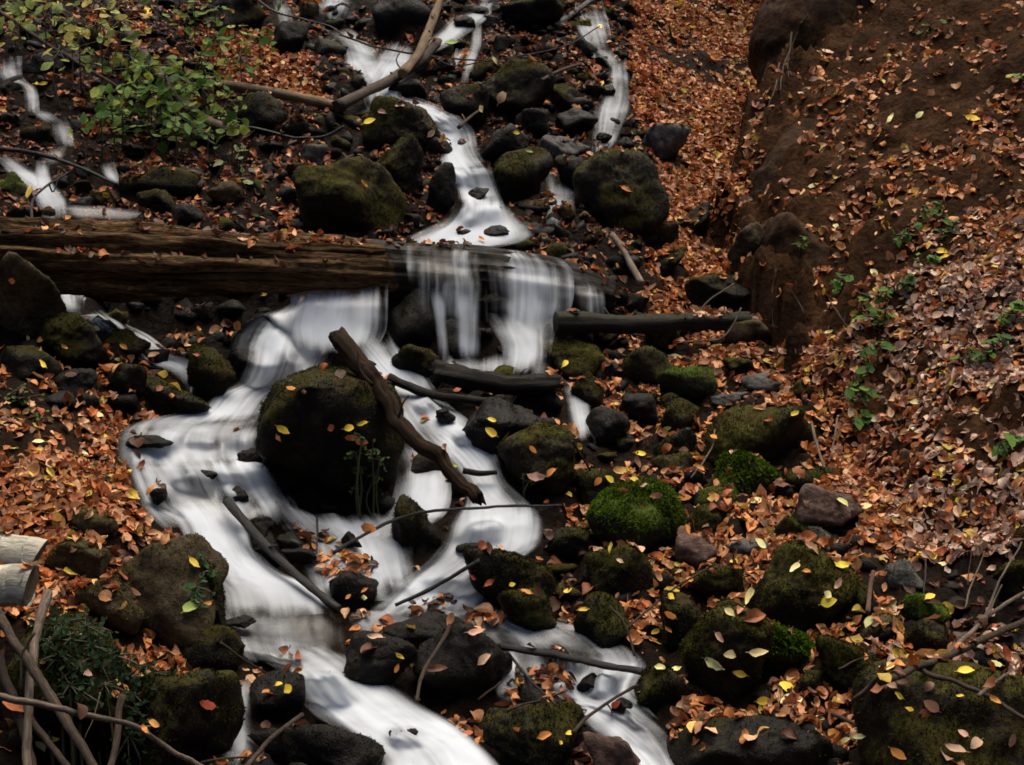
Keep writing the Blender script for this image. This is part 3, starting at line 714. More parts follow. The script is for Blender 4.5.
# right lower bank
B(MB, 726, 660, 84, 96, 'moss', 'upright mossy boulder wearing a row of pale leaves', moss=0.9, p=8)
B(MB, 783, 652, 58, 48, 'green', 'mound of grassy green moss beside the upright boulder', moss=1.0, mlen=0.026, patch=0.5)
B('boulder', 952, 736, 190, 136, 'moss', 'big flat topped boulder in the lower right corner', p=6, moss=0.4, tilt=3, dep=0.6, rough=0.035)
B(MB, 804, 594, 106, 86, 'moss', 'large mossy boulder dotted with yellow leaves above the moss mound', moss=0.9, p=9)
B(MB, 716, 584, 54, 36, 'moss', 'low mossy boulder with a leafless top left of the large one', moss=0.9)
B(ST, 697, 556, 42, 36, 'brown', 'pinkish brown stone behind the low mossy boulder', moss=0.0)
B(ST, 792, 532, 34, 34, 'moss', 'small round mossy stone left of the moss topped grey stone', moss=0.9)
B(ST, 816, 543, 50, 28, 'grey', 'grey stone with a cap of green moss', moss=0.5, p=12, patch=0.2)
B('boulder', 830, 514, 70, 56, 'brown', 'bare red brown boulder at the foot of the leafy bank', p=12, moss=0.0)
B(ST, 905, 581, 44, 34, 'grey', 'grey stone with a pale broken edge by the dark hollow', p=14, moss=0.2, tilt=15)
B(ST, 926, 611, 42, 30, 'green', 'small green mossy stone under a yellow leaf by the dark hollow', moss=0.9)
B(ST, 925, 640, 44, 36, 'moss', 'round mossy stone above the forked grey branch', p=5, moss=0.9)
B(ST, 880, 633, 46, 28, 'olive', 'flat olive stone left of the round one above the forked branch', moss=0.5)
B(MB, 850, 665, 64, 52, 'dark', 'dark mossy boulder left of the forked branch butt', moss=0.7)
B(ST, 988, 672, 28, 22, 'green', 'tiny green cushion of a stone right of the forked branch', moss=1.0)
B(ST, 811, 687, 24, 30, 'dark', 'little black stone in the yellow leaves under the moss mound', moss=0.4)
B(MB, 682, 628, 42, 64, 'dark', 'tall dark stone squeezed against the upright mossy boulder', moss=0.7)
B(ST, 700, 526, 38, 36, 'moss', 'mossy stone right of the bright green boulder', moss=0.9)
B(ST, 1012, 584, 34, 44, 'moss', 'mossy dark rock in the hollow at the right edge', moss=0.7)
B(ST, 738, 612, 40, 26, 'dark', 'flat dark stone between the upright and the large mossy boulder', moss=0.3)
B(ST, 748, 552, 44, 24, 'grey', 'flat grey stone in the leaves behind the large mossy boulder', moss=0.0)
B(ST, 860, 607, 26, 40, 'dark', 'dark stone behind the upright reddish stub', moss=0.3)
# right middle
B(MB, 765, 442, 112, 72, 'moss', 'long hump of a mossy boulder in front of the leafy bank', p=5, moss=0.9, patch=0.2, tilt=10)
B(MB, 748, 479, 62, 44, 'green', 'cushion of bright feathery moss below the long boulder', p=4, moss=1.0, mlen=0.024, patch=0.6)
B(ST, 815, 481, 62, 22, 'dark', 'flat dark mossy stone above the bare red brown boulder', moss=0.8)
B(ST, 718, 503, 54, 32, 'green', 'low green stone with one pale leaf below the feathery moss', moss=0.9)
B(ST, 760, 386, 38, 22, 'grey', 'blue grey cobble in the leaves behind the long boulder', moss=0.0)
B(ST, 738, 368, 28, 18, 'moss', 'small mossy cobble left of the blue grey one', moss=0.7)
B(MB, 686, 385, 54, 34, 'green', 'green mossy stone with a brown leaf stuck on its face', moss=1.0)
B(ST, 801, 394, 20, 24, 'moss', 'small standing mossy cobble at the foot of the leafy bank', moss=0.7)
B(ST, 730, 401, 40, 14, 'grey', 'thin flat grey slab before the blue grey cobble', moss=0.0, p=14)
B(ST, 748, 333, 50, 26, 'olive', 'flat brown stone at the end of the dark mossy log', moss=0.0, p=12)
B(MB, 722, 296, 70, 40, 'dark', 'black rock heap under the foot of the soil bank', moss=0.3, p=12)
B(MB, 573, 360, 62, 34, 'moss', 'low mossy stone with one yellow leaf right of the ledge pool', moss=0.9)
B(MB, 650, 367, 56, 38, 'moss', 'round dark mossy stone in the leaves below the mossy log', p=5, moss=0.9)
B(ST, 586, 392, 34, 36, 'dark', 'black mossy knob right of the small side spout', p=5, moss=0.8)
B(ST, 662, 333, 32, 26, 'moss', 'mossy stone with a pale broken face against the mossy log', moss=0.6)
B(ST, 606, 336, 30, 22, 'dark', 'brown stone with leaves left of the pale faced stone', moss=0.4)
B(ST, 681, 420, 42, 38, 'moss', 'olive mossy stone left of the long boulder', moss=0.9)
B(ST, 676, 402, 30, 16, 'dark', 'thin dark stone above the olive mossy one', moss=0.5)
B(WR, 608, 426, 42, 34, 'wet', 'wet dark stone right of the foot of the side spout', moss=0.1)
B(ST, 674, 446, 42, 32, 'dark', 'dark mossy stone above the little olive dome', moss=0.8)
B(ST, 672, 467, 38, 26, 'olive', 'little olive dome of moss right of the side spout', p=4, moss=0.9)
B(ST, 594, 488, 48, 32, 'dark', 'low black stone with a row of orange leaves on top', moss=0.6)
B(ST, 640, 410, 36, 28, 'wet', 'dark stone holding a fan of red leaves', moss=0.1)
# centre
B(MB, 536, 467, 72, 74, 'moss', 'big mossy boulder with a pink leaf on its front', moss=0.8, p=8)
B(WR, 504, 434, 76, 62, 'wet', 'wet black boulder with two yellow leaves left of the side spout', moss=0.2, p=8)
B('boulder', 330, 451, 142, 140, 'dark', 'great black boulder with a mossy crown at the centre of the stream', p=11, moss=0.5, patch=0.1, dep=0.5, flat=0.35)
B(WR, 412, 324, 56, 60, 'wet', 'black rock under the left end of the log waterfall', moss=0.2, p=9)
B(WR, 417, 366, 46, 38, 'dark', 'black mossy stone at the foot of the log waterfall', moss=0.5)
B(ST, 508, 354, 28, 16, 'wet', 'small dark stone in the pool under the log waterfall', moss=0.2, p=5)
B(WR, 460, 345, 40, 44, 'wet', 'brown rock behind the thin left veils of the log waterfall', moss=0.0)
B(WR, 566, 336, 50, 32, 'wet', 'wet reddish stone right of the log waterfall', moss=0.1)
B(MB, 214, 379, 46, 58, 'dark', 'upright black mossy stone left of the fall below the log', p=5, moss=0.8)
B('boulder', 18, 306, 82, 90, 'olive', 'smooth brown boulder propping the left end of the fallen log', p=7, moss=0.05)
B(MB, 75, 343, 66, 50, 'dark', 'mossy dome right of the smooth brown boulder', p=5, moss=0.7)
B(ST, 124, 386, 44, 40, 'dark', 'dark stone beside the trickle on the left', moss=0.5)
B(MB, 176, 398, 66, 40, 'dark', 'dark mossy boulder with two red leaves left of the upright black one', moss=0.6)
B(ST, 127, 350, 42, 36, 'dark', 'black stone the left trickle slips over', moss=0.4)
B(ST, 30, 365, 60, 34, 'dark', 'dark stone in leaves below the smooth brown boulder', moss=0.2)
B(ST, 70, 385, 50, 28, 'wet', 'wet flat stone among red leaves on the left bank', moss=0.1)
# above the log
B(MB, 357, 208, 112, 86, 'moss', 'large mossy boulder behind the log left of the upper chute', p=7, moss=0.8)
B(MB, 394, 174, 56, 68, 'dark', 'mossy boulder leaning on the large one behind the log', moss=0.8)
B(MB, 401, 131, 74, 58, 'moss', 'mossy boulder with a yellow leaf where the upper chute bends', p=6, moss=0.8)
B(MB, 519, 94, 66, 60, 'moss', 'olive mossy boulder holding a clump of red leaves high on the slope', p=8, moss=0.8, patch=0.2)
B(MB, 523, 179, 58, 54, 'dark', 'dark mossy boulder on the right side of the upper chute', moss=0.8)
B('boulder', 620, 198, 88, 84, 'moss', 'broad boulder strewn with orange leaves below the right upper fall', p=8, moss=0.6)
B(WR, 502, 145, 50, 38, 'wet', 'dark wet stone right of the bend of the upper chute', moss=0.2)
B(WR, 531, 127, 34, 30, 'wet', 'black stone beneath the olive mossy boulder', moss=0.2)
B('slab', 563, 151, 58, 26, 'grey', 'grey slab with leaves left of the right upper fall', p=14, moss=0.0)
B(WR, 570, 176, 30, 36, 'wet', 'dark stone under the grey slab', moss=0.1)
B(ST, 566, 100, 32, 28, 'moss', 'small mossy stone right of the olive mossy boulder', moss=0.9)
B(ST, 577, 123, 38, 26, 'wet', 'dark stone between the small mossy stone and the grey slab', moss=0.1)
B(MB, 666, 146, 42, 38, 'grey', 'grey mossy stone at the foot of the leaf slope', moss=0.3)
B(ST, 663, 233, 32, 30, 'olive', 'brown stone right of the broad leaf strewn boulder', moss=0.0)
B(ST, 692, 222, 34, 34, 'dark', 'black stone at the foot of the leaf slope beside the soil bank', moss=0.2)
B(ST, 668, 262, 36, 26, 'dark', 'dark stone under the brown one above the mossy log', moss=0.2)
B(ST, 461, 239, 26, 17, 'wet', 'small black stone in the foot of the upper chute', moss=0.0)
B(ST, 490, 238, 42, 22, 'wet', 'black stone with an orange leaf on the log waterfall brink', moss=0.1)
B(WR, 464, 107, 46, 42, 'dark', 'dark boulder left of the olive mossy one', moss=0.3)
B(ST, 484, 74, 28, 30, 'dark', 'dark stone above the olive mossy boulder', moss=0.3)
B(ST, 476, 13, 28, 15, 'wet', 'black stone at the head of the upper stream', moss=0.0, p=5)
B(ST, 465, 27, 20, 18, 'wet', 'black stone the upper stream slides round', moss=0.0, p=5)
B(ST, 408, 91, 34, 20, 'wet', 'black stone under the broken branch in the upper chute', moss=0.0)
B(WR, 440, 192, 30, 50, 'wet', 'dark rock face left of the lower upper chute', moss=0.1)
B(MB, 265, 118, 52, 46, 'dark', 'mossy rock under the pale pole', moss=0.7)
B(ST, 13, 188, 28, 27, 'green', 'green moss stone at the left edge beside the side stream', moss=0.9)
B(ST, 37, 136, 32, 24, 'dark', 'dark mossy stone in the left side stream', moss=0.5)
B(ST, 94, 43, 26, 30, 'moss', 'mossy stone below the crossing twigs in the upper left', moss=0.7)
B(ST, 10, 88, 22, 24, 'wet', 'black stone at the left edge under the small side fall', moss=0.1)
B(ST, 224, 193, 34, 20, 'olive', 'rounded brown stone behind the fallen log', moss=0.0, p=5)
B(ST, 314, 158, 26, 24, 'grey', 'upright grey stone behind the large mossy boulder', moss=0.0)
B(ST, 38, 66, 40, 24, 'wet', 'black stone right of the small side fall', moss=0.1)
B(ST, 80, 204, 22, 14, 'wet', 'small black stone at the foot of the side stream', moss=0.1)
B(ST, 157, 206, 38, 28, 'dark', 'dark mossy stone against the back of the fallen log', moss=0.6)
B(ST, 168, 184, 60, 30, 'dark', 'long low mossy stone under the leafy shrub', moss=0.6)
B(ST, 194, 216, 46, 22, 'wet', 'low black stone behind the fallen log right of the mossy one', moss=0.2)
B(WR, 238, 14, 54, 40, 'dark', 'dark brown rock at the top edge above the leaf patch', moss=0.1)
B(WR, 404, 20, 56, 46, 'wet', 'dark rock between the two heads of the upper stream', moss=0.1)
B(WR, 532, 16, 56, 36, 'dark', 'dark mossy rock at the top edge left of the right upper fall', moss=0.5)
B(WR, 587, 50, 26, 24, 'wet', 'wet rock the right upper fall breaks on', moss=0.0)
B(WR, 612, 125, 16, 14, 'wet', 'small wet rock in the right upper fall', moss=0.0)
B(ST, 290, 40, 34, 30, 'wet', 'black rock at the head of the upper left spout', moss=0.0)
B(ST, 330, 52, 30, 26, 'dark', 'dark stone beside the upper left spout', moss=0.2)
B(ST, 744, 243, 34, 36, 'olive', 'brown lump of root and earth at the toe of the soil bank', moss=0.0, rough=0.1)
# stones the water slides over
for (cx, cy, w, h, lb) in ((270, 356, 78, 66, 'hidden dome of rock inside the rounded white fall'), (190, 484, 26, 32, 'dark stone showing through the left cascade nearest the bank'), (216, 478, 26, 26, 'dark stone showing through the middle of the left cascade'),
        (246, 450, 44, 30, 'wet stone breaking the thin sheet beside the central boulder'), (150, 438, 60, 20, 'low wet ledge stone at the head of the left cascade'), (196, 444, 40, 18, 'second low ledge stone at the head of the left cascade'), (262, 500, 30, 22, 'dark stone in the white threads above the black stick'), (230, 500, 24, 22, 'small stone in the lower left cascade'), (160, 500, 24, 22, 'small stone at the bank side of the left cascade'),
        (300, 548, 44, 22, 'long grey stone in the white water right of the black stick'), (318, 690, 44, 36, 'smooth stone under the top of the lowest fall'), (400, 738, 40, 24, 'dark stone in the lowest fall near the bottom edge'), 
        (478, 538, 44, 26, 'stone under the chute below the diagonal trunk'), (450, 586, 60, 24, 'stone under the lower step of the middle pool'), (400, 590, 40, 22, 'stone in the middle pool beside the dark islet'), (468, 440, 22, 20, 'stone in the slender stream beside the diagonal trunk'), (425, 408, 22, 18, 'upper stone in the slender stream beside the trunk'),
        (192, 466, 150, 20, 'long ledge of rock under the lip of the left cascade'), (240, 520, 70, 26, 'broad stone under the foot of the left cascade'), (430, 612, 120, 16, 'long low ledge under the edge of the middle pool'), (285, 655, 110, 16, 'long low ledge under the edge of the brown sheet'),
        (566, 668, 46, 24, 'stone under the brink of the right lower fall'), (602, 690, 36, 26, 'dark stone in the right lower fall'), (560, 694, 30, 26, 'stone at the left of the right lower fall'), (640, 722, 26, 22, 'stone low in the right lower fall'), (474, 178, 40, 24, 'stone under the lower step of the upper chute'), (452, 126, 26, 20, 'stone under the middle of the upper chute'), (480, 216, 40, 22, 'stone at the foot of the upper chute')):
    B(WR, cx, cy, w, h, 'wet', lb, p=13, moss=0.0, under=True, rough=0.09, tilt=(cx % 7 - 3) * 9)
# small wet stones that break the white water
for (cx, cy, w, h, lb) in ((206, 480, 22, 18, 'black stone parting the left cascade near its middle'), (236, 497, 26, 20, 'black stone parting the left cascade below its middle'), (254, 462, 28, 24, 'dark stone at the shoulder of the central boulder in the left cascade'), (158, 496, 18, 16, 'small black stone low in the left cascade beside the bank'),
        (150, 442, 46, 12, 'flat brown stone at the head of the left cascade'), (262, 532, 26, 26, 'black stone left of the black stick foot'), (300, 556, 36, 14, 'flat grey stone right of the black stick in the water'), (352, 540, 20, 14, 'little stone in the water under the thin arching twig'), (470, 548, 26, 12, 'flat dark stone in the chute below the diagonal trunk'),
        (590, 684, 24, 18, 'black stone parting the right lower fall'), (622, 706, 20, 16, 'small black stone low in the right lower fall'), (404, 736, 28, 16, 'dark stone just breaking the lowest fall'), (446, 416, 18, 14, 'dark stone in the slender stream above the black sticks'), (478, 196, 20, 14, 'dark stone in the lower upper chute'), (608, 92, 14, 12, 'black stone in the top of the right upper fall'), (604, 140, 16, 12, 'black stone at the foot of the right upper fall'), (240, 622, 30, 10, 'flat stone in the brown sheet by the bank')):
    B(WR, cx, cy, w, h, 'wet', lb, p=10, moss=0.0, rough=0.08, lift=0.10)
# loose pebbles and grit nobody could count
def sm_at(x, y):
    return sm0[int((y - GY0) / GS), int((x - GX0) / GS)]
def pebbles():
    rng = np.random.default_rng(5)
    D, F = ico(2)
    Vs, Fs = [], []; o = 0
    for k in range(2000):
        x = rng.uniform(-3.2, 2.2); y = rng.uniform(3.4, 10.5)
        z = gheight(np.array([x]), np.array([y]))[0]
        P = np.array([x, y, z]); dn = litter_density(P[None])[0]
        b = gheight(np.array([x]), np.array([y]), bankm.reshape(NY, NX))[0]
        if dn > 0.7 or b > 0.3 or sm_at(x, y): continue
        s = rng.uniform(0.015, 0.05) * (1.4 if rng.random() < 0.15 else 1)
        nr = rng.normal(size=(9, 3)); nr /= np.linalg.norm(nr, axis=1)[:, None]
        r = ((np.maximum(D @ nr.T, 0) / rng.uniform(0.6, 1, 9)) ** 9).sum(1) ** (-1 / 9)
        V = D * r.clip(0.3, 1.5)[:, None] * s * np.array([rng.uniform(0.8, 1.4), rng.uniform(0.8, 1.3), rng.uniform(0.5, 1)])
        Vs.append(V + P); Fs.append(F + o); o += len(V)
    V, F = np.concatenate(Vs), np.concatenate(Fs)
    tag(mesh_obj('gravel', V, F, ROCK['wet']), 'wet black cobbles and grit between the boulders of the stream bed', None, None, 'stuff')
    add_solid(V, F, 'ground')
pebbles()

# clods of earth and stone that make the torn lip of the soil bank
ROCK['earth'] = rock_material('bank_earth', (0.015, 0.0072, 0.0035), (0.062, 0.031, 0.014), (0.02, 0.016, 0.005), (0.05, 0.038, 0.014), -0.38, 0.9)
for (cx, cy, w, h, lb, tl) in ((822, 50, 130, 220, 'broad shoulder of bare earth highest on the lip of the soil bank', 10), (804, 140, 110, 170, 'long swell of earth in the middle of the soil bank lip', 10), (792, 205, 104, 150, 'rounded knob of earth bulging from the lip of the soil bank', 6), (796, 285, 100, 130, 'dark crumbling mass of earth at the toe of the soil bank', -10)):
    B('earth_clod', cx, cy, w, h, 'earth', lb, p=4, moss=0.0, tilt=tl, rough=0.045, sub=6, Y=float(np.interp(cy, [0, 80, 160, 240, 310, 345], [9.45, 8.75, 8.1, 7.4, 6.85, 6.55])) + (0.16 if cy < 100 else 0.07), dep=0.75)
# nameless stones that crowd the stream bed between the traced ones
def crowd():
    rng = np.random.default_rng(15)
    taken = [(project(np.array(o.location)[None])[0], o) for o in HOSTS.values()]
    TX = np.array([t[0] for t in taken]); TR = np.array([max(o.dimensions.x, o.dimensions.z) * FPX / o.location.y * 0.42 for _, o in taken])
    wat = [V for V, F, h in SOLID if h == 'water']
    n = 0
    for _ in range(9000):
        if n >= 235: break
        px, py = rng.uniform(5, 760), rng.uniform(5, 760)
        if rng.random() < 0.45: px, py = rng.uniform(420, 700), rng.uniform(5, 330)
        Y = hitY([px], [py])[0]; P = at(px, py, Y)
        if litter_density(P)[0] > 0.65 or (sm_at(P[0, 0], P[0, 1]) and rng.random() > 0.12): continue
        if gheight(P[:, 0], P[:, 1], bankm.reshape(NY, NX))[0] > 0.25: continue
        s = rng.uniform(0.05, 0.15)
        r = s * FPX / Y
        if (np.hypot(TX[:, 0] - px, TX[:, 1] - py) < TR + r * 0.4).any(): continue
        dims = np.array([rng.uniform(1.1, 1.9), rng.uniform(0.9, 1.4), rng.uniform(0.8, 1.3)]) * s
        V, F = rock_shape(3, rng.uniform(6, 14), 1000 + n, dims, 0.05, rng.uniform(-0.4, 0.4))
        c = P[0] + np.array([0, dims[1] * 0.2, dims[2] * 0.12])
        st_ = ['wet', 'wet', 'dark', 'dark', 'moss'][int(rng.integers(5))]
        lab, grp = {'wet': ('small wet black stone wedged among the larger boulders of the stream', 'small wet stones of the stream bed'), 'dark': ('small dark stone thinly filmed with moss among the stream boulders', 'small dark mossy stones of the stream bed'), 'moss': ('small olive mossy cobble among the stream boulders', 'small olive cobbles of the stream bed')}[st_]
        tag(mesh_obj('cobble', V + c, F, ROCK[st_], loc=c), lab, 'stone', grp)
        add_solid(V + c, F, 'ground'); n += 1
        TX = np.vstack([TX, [px, py]]); TR = np.append(TR, r * 0.5)
crowd()
# ------------------------------------------------------------------ logs, sticks
def spline(pts, n):
    P = np.asarray(pts, float)
    if len(P) == 2:
        t = np.linspace(0, 1, n)[:, None]; return P[0] * (1 - t) + P[1] * t
    t = np.concatenate([[0], np.cumsum(np.linalg.norm(np.diff(P[:, :3], axis=0), axis=1) + 1e-6)]); u = np.linspace(0, t[-1], n)
    m = np.gradient(P, t, axis=0)
    k = np.clip(np.searchsorted(t, u, side='right') - 1, 0, len(t) - 2); h = (t[k + 1] - t[k])[:, None]; s = ((u - t[k]) / (t[k + 1] - t[k]))[:, None]
    return (2 * s**3 - 3 * s**2 + 1) * P[k] + (s**3 - 2 * s**2 + s) * h * m[k] + (-2 * s**3 + 3 * s**2) * P[k + 1] + (s**3 - s**2) * h * m[k + 1]
def tube(C, rad, sides=10, ridge=0.0, seed=0, wob=0.0, jag=0.0, knots=0):
    C = np.asarray(C, float); n = len(C)
    C = C + wob * np.stack([fbm(np.stack([np.arange(n) * 0.23 + seed + 9 * k, np.zeros(n), np.zeros(n)], -1), 3, seed + k) for k in range(3)], -1)
    T = np.gradient(C, axis=0); T /= np.linalg.norm(T, axis=1)[:, None]
    ref = np.array([0, 0, 1.0]) if abs(T[:, 2]).mean() < 0.9 else np.array([0, 1.0, 0])
    U = np.cross(T, ref); U /= np.linalg.norm(U, axis=1)[:, None]; Vv = np.cross(U, T)
    a = np.linspace(0, 2 * np.pi, sides, endpoint=False)
    L = np.concatenate([[0], np.cumsum(np.linalg.norm(np.diff(C, axis=0), axis=1))])
    rad = np.asarray(rad, float)
    rr = np.repeat(rad[:, None], sides, 1)
    ca, sa = np.cos(a)[None].repeat(n, 0), np.sin(a)[None].repeat(n, 0)
    big = np.max(ridge) > 0.2
    if np.any(ridge):
        q_ = np.stack([(ca * 3.8).ravel(), (sa * 3.8).ravel(), (L[:, None] * (0.8 if big else 1.1) + 0 * ca).ravel()], -1)
        k1 = fbm(q_ + seed, 4, seed, 0.65).reshape(n, sides)
        q2 = np.stack([(ca * 1.2).ravel(), (sa * 1.2).ravel(), (L[:, None] * 2.6 + 0 * ca).ravel()], -1)
        k2 = fbm(q2 + seed, 3, seed + 4).reshape(n, sides)
        if big:
            q3 = np.stack([(ca * 9).ravel(), (sa * 9).ravel(), (L[:, None] * 3.2 + 0 * ca).ravel()], -1)
            k1 = k1 + 0.5 * (0.35 - np.abs(fbm(q3 + seed, 3, seed + 7, 0.6).reshape(n, sides)))
        rr = rr * (1 + ridge * (0.7 * k1 + 0.5 * k2))
    P = C[:, None] + (U[:, None] * ca[..., None] + Vv[:, None] * sa[..., None]) * rr[..., None]
    if jag:
        j = jag * np.abs(fbm(np.stack([ca[0] * 4 + seed, sa[0] * 4, 0 * a], -1), 2, seed))[:, None]
        P[-1] += T[-1] * j; P[0] -= T[0] * j[::-1]
    V = P.reshape(-1, 3)
    i, j = np.meshgrid(np.arange(n - 1), np.arange(sides), indexing='ij')
    F = np.stack([i * sides + j, i * sides + (j + 1) % sides, (i + 1) * sides + (j + 1) % sides, (i + 1) * sides + j], -1).reshape(-1, 4)
    uv = np.stack([(np.minimum(a, 2 * np.pi - a) / np.pi)[None].repeat(n, 0) * 0.6, L[:, None].repeat(sides, 1) * 1.0], -1).reshape(-1, 2)
    V = np.concatenate([V, C[:1] - 0.0, C[-1:]]); uv = np.concatenate([uv, [[0, 0]], [[0, L[-1]]]])
    k = np.arange(sides); b = n * sides
    caps = np.concatenate([np.stack([(k + 1) % sides, k, np.full(sides, b)], -1), np.stack([(n - 1) * sides + k, (n - 1) * sides + (k + 1) % sides, np.full(sides, b + 1)], -1)])
    return V, F, caps, uv
# the big fallen log
_lp = [(-150, 240, 5.75, 36), (-60, 248, 5.9, 35), (100, 256, 6.2, 33), (250, 262, 6.45, 29), (400, 270, 6.72, 28), (500, 276, 6.92, 28), (560, 284, 7.03, 25), (606, 296, 7.12, 19)]
_c = np.array([np.append(at(a, b, c)[0], r * c / FPX) for a, b, c, r in _lp])
_c = spline(_c, 260)
V, F, caps, uv = tube(_c[:, :3], _c[:, 3], 96, np.interp(np.arange(260), [0, 120, 170, 259], [0.36, 0.32, 0.10, 0.12])[:, None], 3, 0.0, 0.02)
LOG_C = _c.copy()
lg = mesh_obj('fallen_log', V, [F, caps], BARK['log'], uv=uv)
lg.data.materials.append(BARK['wetlog'])
mi = np.zeros(len(lg.data.polygons), np.int32)
cen = V[F].mean(1); pxx = project(cen)[:, 0] + 22 * fbm(cen * 9, 2, 3)
mi[:len(F)] = pxx > 392
lg.data.polygons.foreach_set('material_index', mi)
tag(lg, 'long weathered fallen log bridging the stream, its right end under the waterfall', 'log')
add_solid(V, np.concatenate([F[:, [0, 1, 2]], F[:, [0, 2, 3]]]), 'long fallen log')
LOGV, LOGF = V.copy(), F.copy()
# torn strips of wood along the log's face
for (x0, y0, x1, y1, dr) in ((20, 262, 190, 268, 0.012), (150, 277, 330, 279, 0.008), (0, 232, 120, 238, 0.01), (215, 243, 385, 251, 0.006), (90, 281, 230, 287, 0.004)):
    xs = np.linspace(x0, x1, 30); ys = np.linspace(y0, y1, 30)
    li = [np.argmin(abs(project(_c[:, :3])[:, 0] - x)) for x in xs]
    Cc = np.array([at(x, y, _c[i, 1] - math.sqrt(max(_c[i, 3] ** 2 - ((y - project(_c[i:i + 1, :3])[0, 1]) * _c[i, 1] / FPX) ** 2, 0)) - dr * 0.3)[0] for x, y, i in zip(xs, ys, li)])
    rr = 0.016 * np.sin(np.linspace(0.12, math.pi - 0.12, 30)) ** 0.5
    v2, f2, c2, u2 = tube(Cc, rr, 10, 0.5, int(x0 + y0), 0.008)
    mesh_obj('wood_strip', v2, [f2, c2], BARK['log'], lg, uv=u2)

# ------------------------------------------------------------------ water
UT = BVHTree.FromPolygons([tuple(v) for v in np.concatenate([u[0] for u in UNDER])], [[int(a) + s for a in f] for s, u in zip(np.cumsum([0] + [len(u[0]) for u in UNDER[:-1]]), UNDER) for f in u[1]])
LT = BVHTree.FromPolygons([tuple(v) for v in LOGV], [[int(a) for a in f] for f in LOGF])
def ribbon(label, rows, over=0.055, arch=0.02, name='water', smooth=4, vein=0.0, drape=False, thin=0.3):
    rows = [tuple(r) + (None,) * (7 - len(r)) for r in rows]
    A = np.array([[r[0], r[1], 0] for r in rows], float); Bq = np.array([[r[2], r[3], 0] for r in rows], float)
    dn = np.array([r[4] for r in rows], float)
    mid = (A + Bq) / 2
    Lp = np.linalg.norm(np.diff(mid, axis=0), axis=1).sum()
    nr = int(max(10, Lp / 3)); nc = int(max(7, np.linalg.norm(A - Bq, axis=1).max() / 3.2))
    t0 = np.concatenate([[0], np.cumsum(np.linalg.norm(np.diff(mid, axis=0), axis=1) + 1e-6)])
    def res(Z):
        M = np.concatenate([Z, t0[:, None]], 1)[:, :3]; M = np.stack([Z[:, 0], Z[:, 1], t0 * 0.0], -1)
        u = np.linspace(0, t0[-1], nr); m = np.gradient(Z, t0, axis=0)
        k = np.clip(np.searchsorted(t0, u, side='right') - 1, 0, len(t0) - 2); h = (t0[k + 1] - t0[k])[:, None]; s = ((u - t0[k]) / (t0[k + 1] - t0[k]))[:, None]
        return (2 * s**3 - 3 * s**2 + 1) * Z[k] + (s**3 - 2 * s**2 + s) * h * m[k] + (-2 * s**3 + 3 * s**2) * Z[k + 1] + (s**3 - s**2) * h * m[k + 1]
    La, Lb = res(A)[:, :2], res(Bq)[:, :2]
    uu = np.linspace(0, 1, nc)
    G = La[:, None] * (1 - uu)[None, :, None] + Lb[:, None] * uu[None, :, None]
    tt = np.linspace(0, t0[-1], nr)
    den = np.interp(tt, t0, dn)[:, None].repeat(nc, 1)
    Y = hitY(G[..., 0].ravel(), G[..., 1].ravel(), GZS).reshape(nr, nc)
    if rows[0][5] is not None:
        ov = np.interp(tt, t0, [r[5] for r in rows])[:, None] * (1 - uu) + np.interp(tt, t0, [r[6] for r in rows])[:, None] * uu
        Y = np.minimum(Y, ov + over)
    DG = px_dir(G[..., 0].ravel(), G[..., 1].ravel())
    Yu = Y.ravel().copy(); Yl = np.full(len(Yu), 99.0)
    for k, d in enumerate(DG):
        h_ = UT.ray_cast(Vector(CAM), Vector(d / np.linalg.norm(d)))[0]
        if h_ is not None: Yu[k] = min(Yu[k], h_.y + 0.02)
        if drape:
            h_ = LT.ray_cast(Vector(CAM), Vector(d / np.linalg.norm(d)))[0]
            if h_ is not None: Yl[k] = h_.y + over - 0.012
    rise = np.clip((Y - Yu.reshape(nr, nc) - 0.01) / 0.06, 0, 1)
    Y = Yu.reshape(nr, nc)
    for _ in range(2):
        rp = np.pad(rise, 1, mode='edge'); rise = (rp[1:-1, 1:-1] * 2 + rp[:-2, 1:-1] + rp[2:, 1:-1] + rp[1:-1, :-2] + rp[1:-1, 2:]) / 6
    den = den * (1 - thin * rise)
    for _ in range(smooth):
        Yp = np.pad(Y, 1, mode='edge')
        Y = (Yp[1:-1, 1:-1] * 2 + Yp[:-2, 1:-1] + Yp[2:, 1:-1] + Yp[1:-1, :-2] + Yp[1:-1, 2:]) / 6
    Y = np.minimum(np.minimum(Y, Yu.reshape(nr, nc)), Yl.reshape(nr, nc))
    Y = np.minimum(Y, hitY(G[..., 0].ravel(), G[..., 1].ravel()).reshape(nr, nc) + over - 0.015)
    # water that leaves a ledge drops clear of it: it never runs back under the lip
    py_ = G[..., 1]
    for i_ in range(1, nr):
        fall = np.clip(py_[i_] - py_[i_ - 1], 0, 4)
        Y[i_] = np.where(fall > 0.3, np.minimum(Y[i_], Y[i_ - 1] + 0.0012 * fall), Y[i_])
    for _ in range(2):
        Yp = np.pad(Y, 1, mode='edge')
        Y = np.minimum(Y, (Yp[1:-1, 1:-1] * 2 + Yp[:-2, 1:-1] + Yp[2:, 1:-1] + Yp[1:-1, :-2] + Yp[1:-1, 2:]) / 6)
    sd = int(G[0, 0, 0] * 3 + G[0, 0, 1] * 7) % 997
    wpx = np.linalg.norm(La - Lb, axis=1)[:, None]
    lump = fbm(np.stack([(uu[None] * wpx / 26).ravel(), (tt[:, None] / 80 + 0 * uu[None]).ravel(), np.full(nr * nc, sd * 1.7)], -1), 3, sd).reshape(nr, nc)
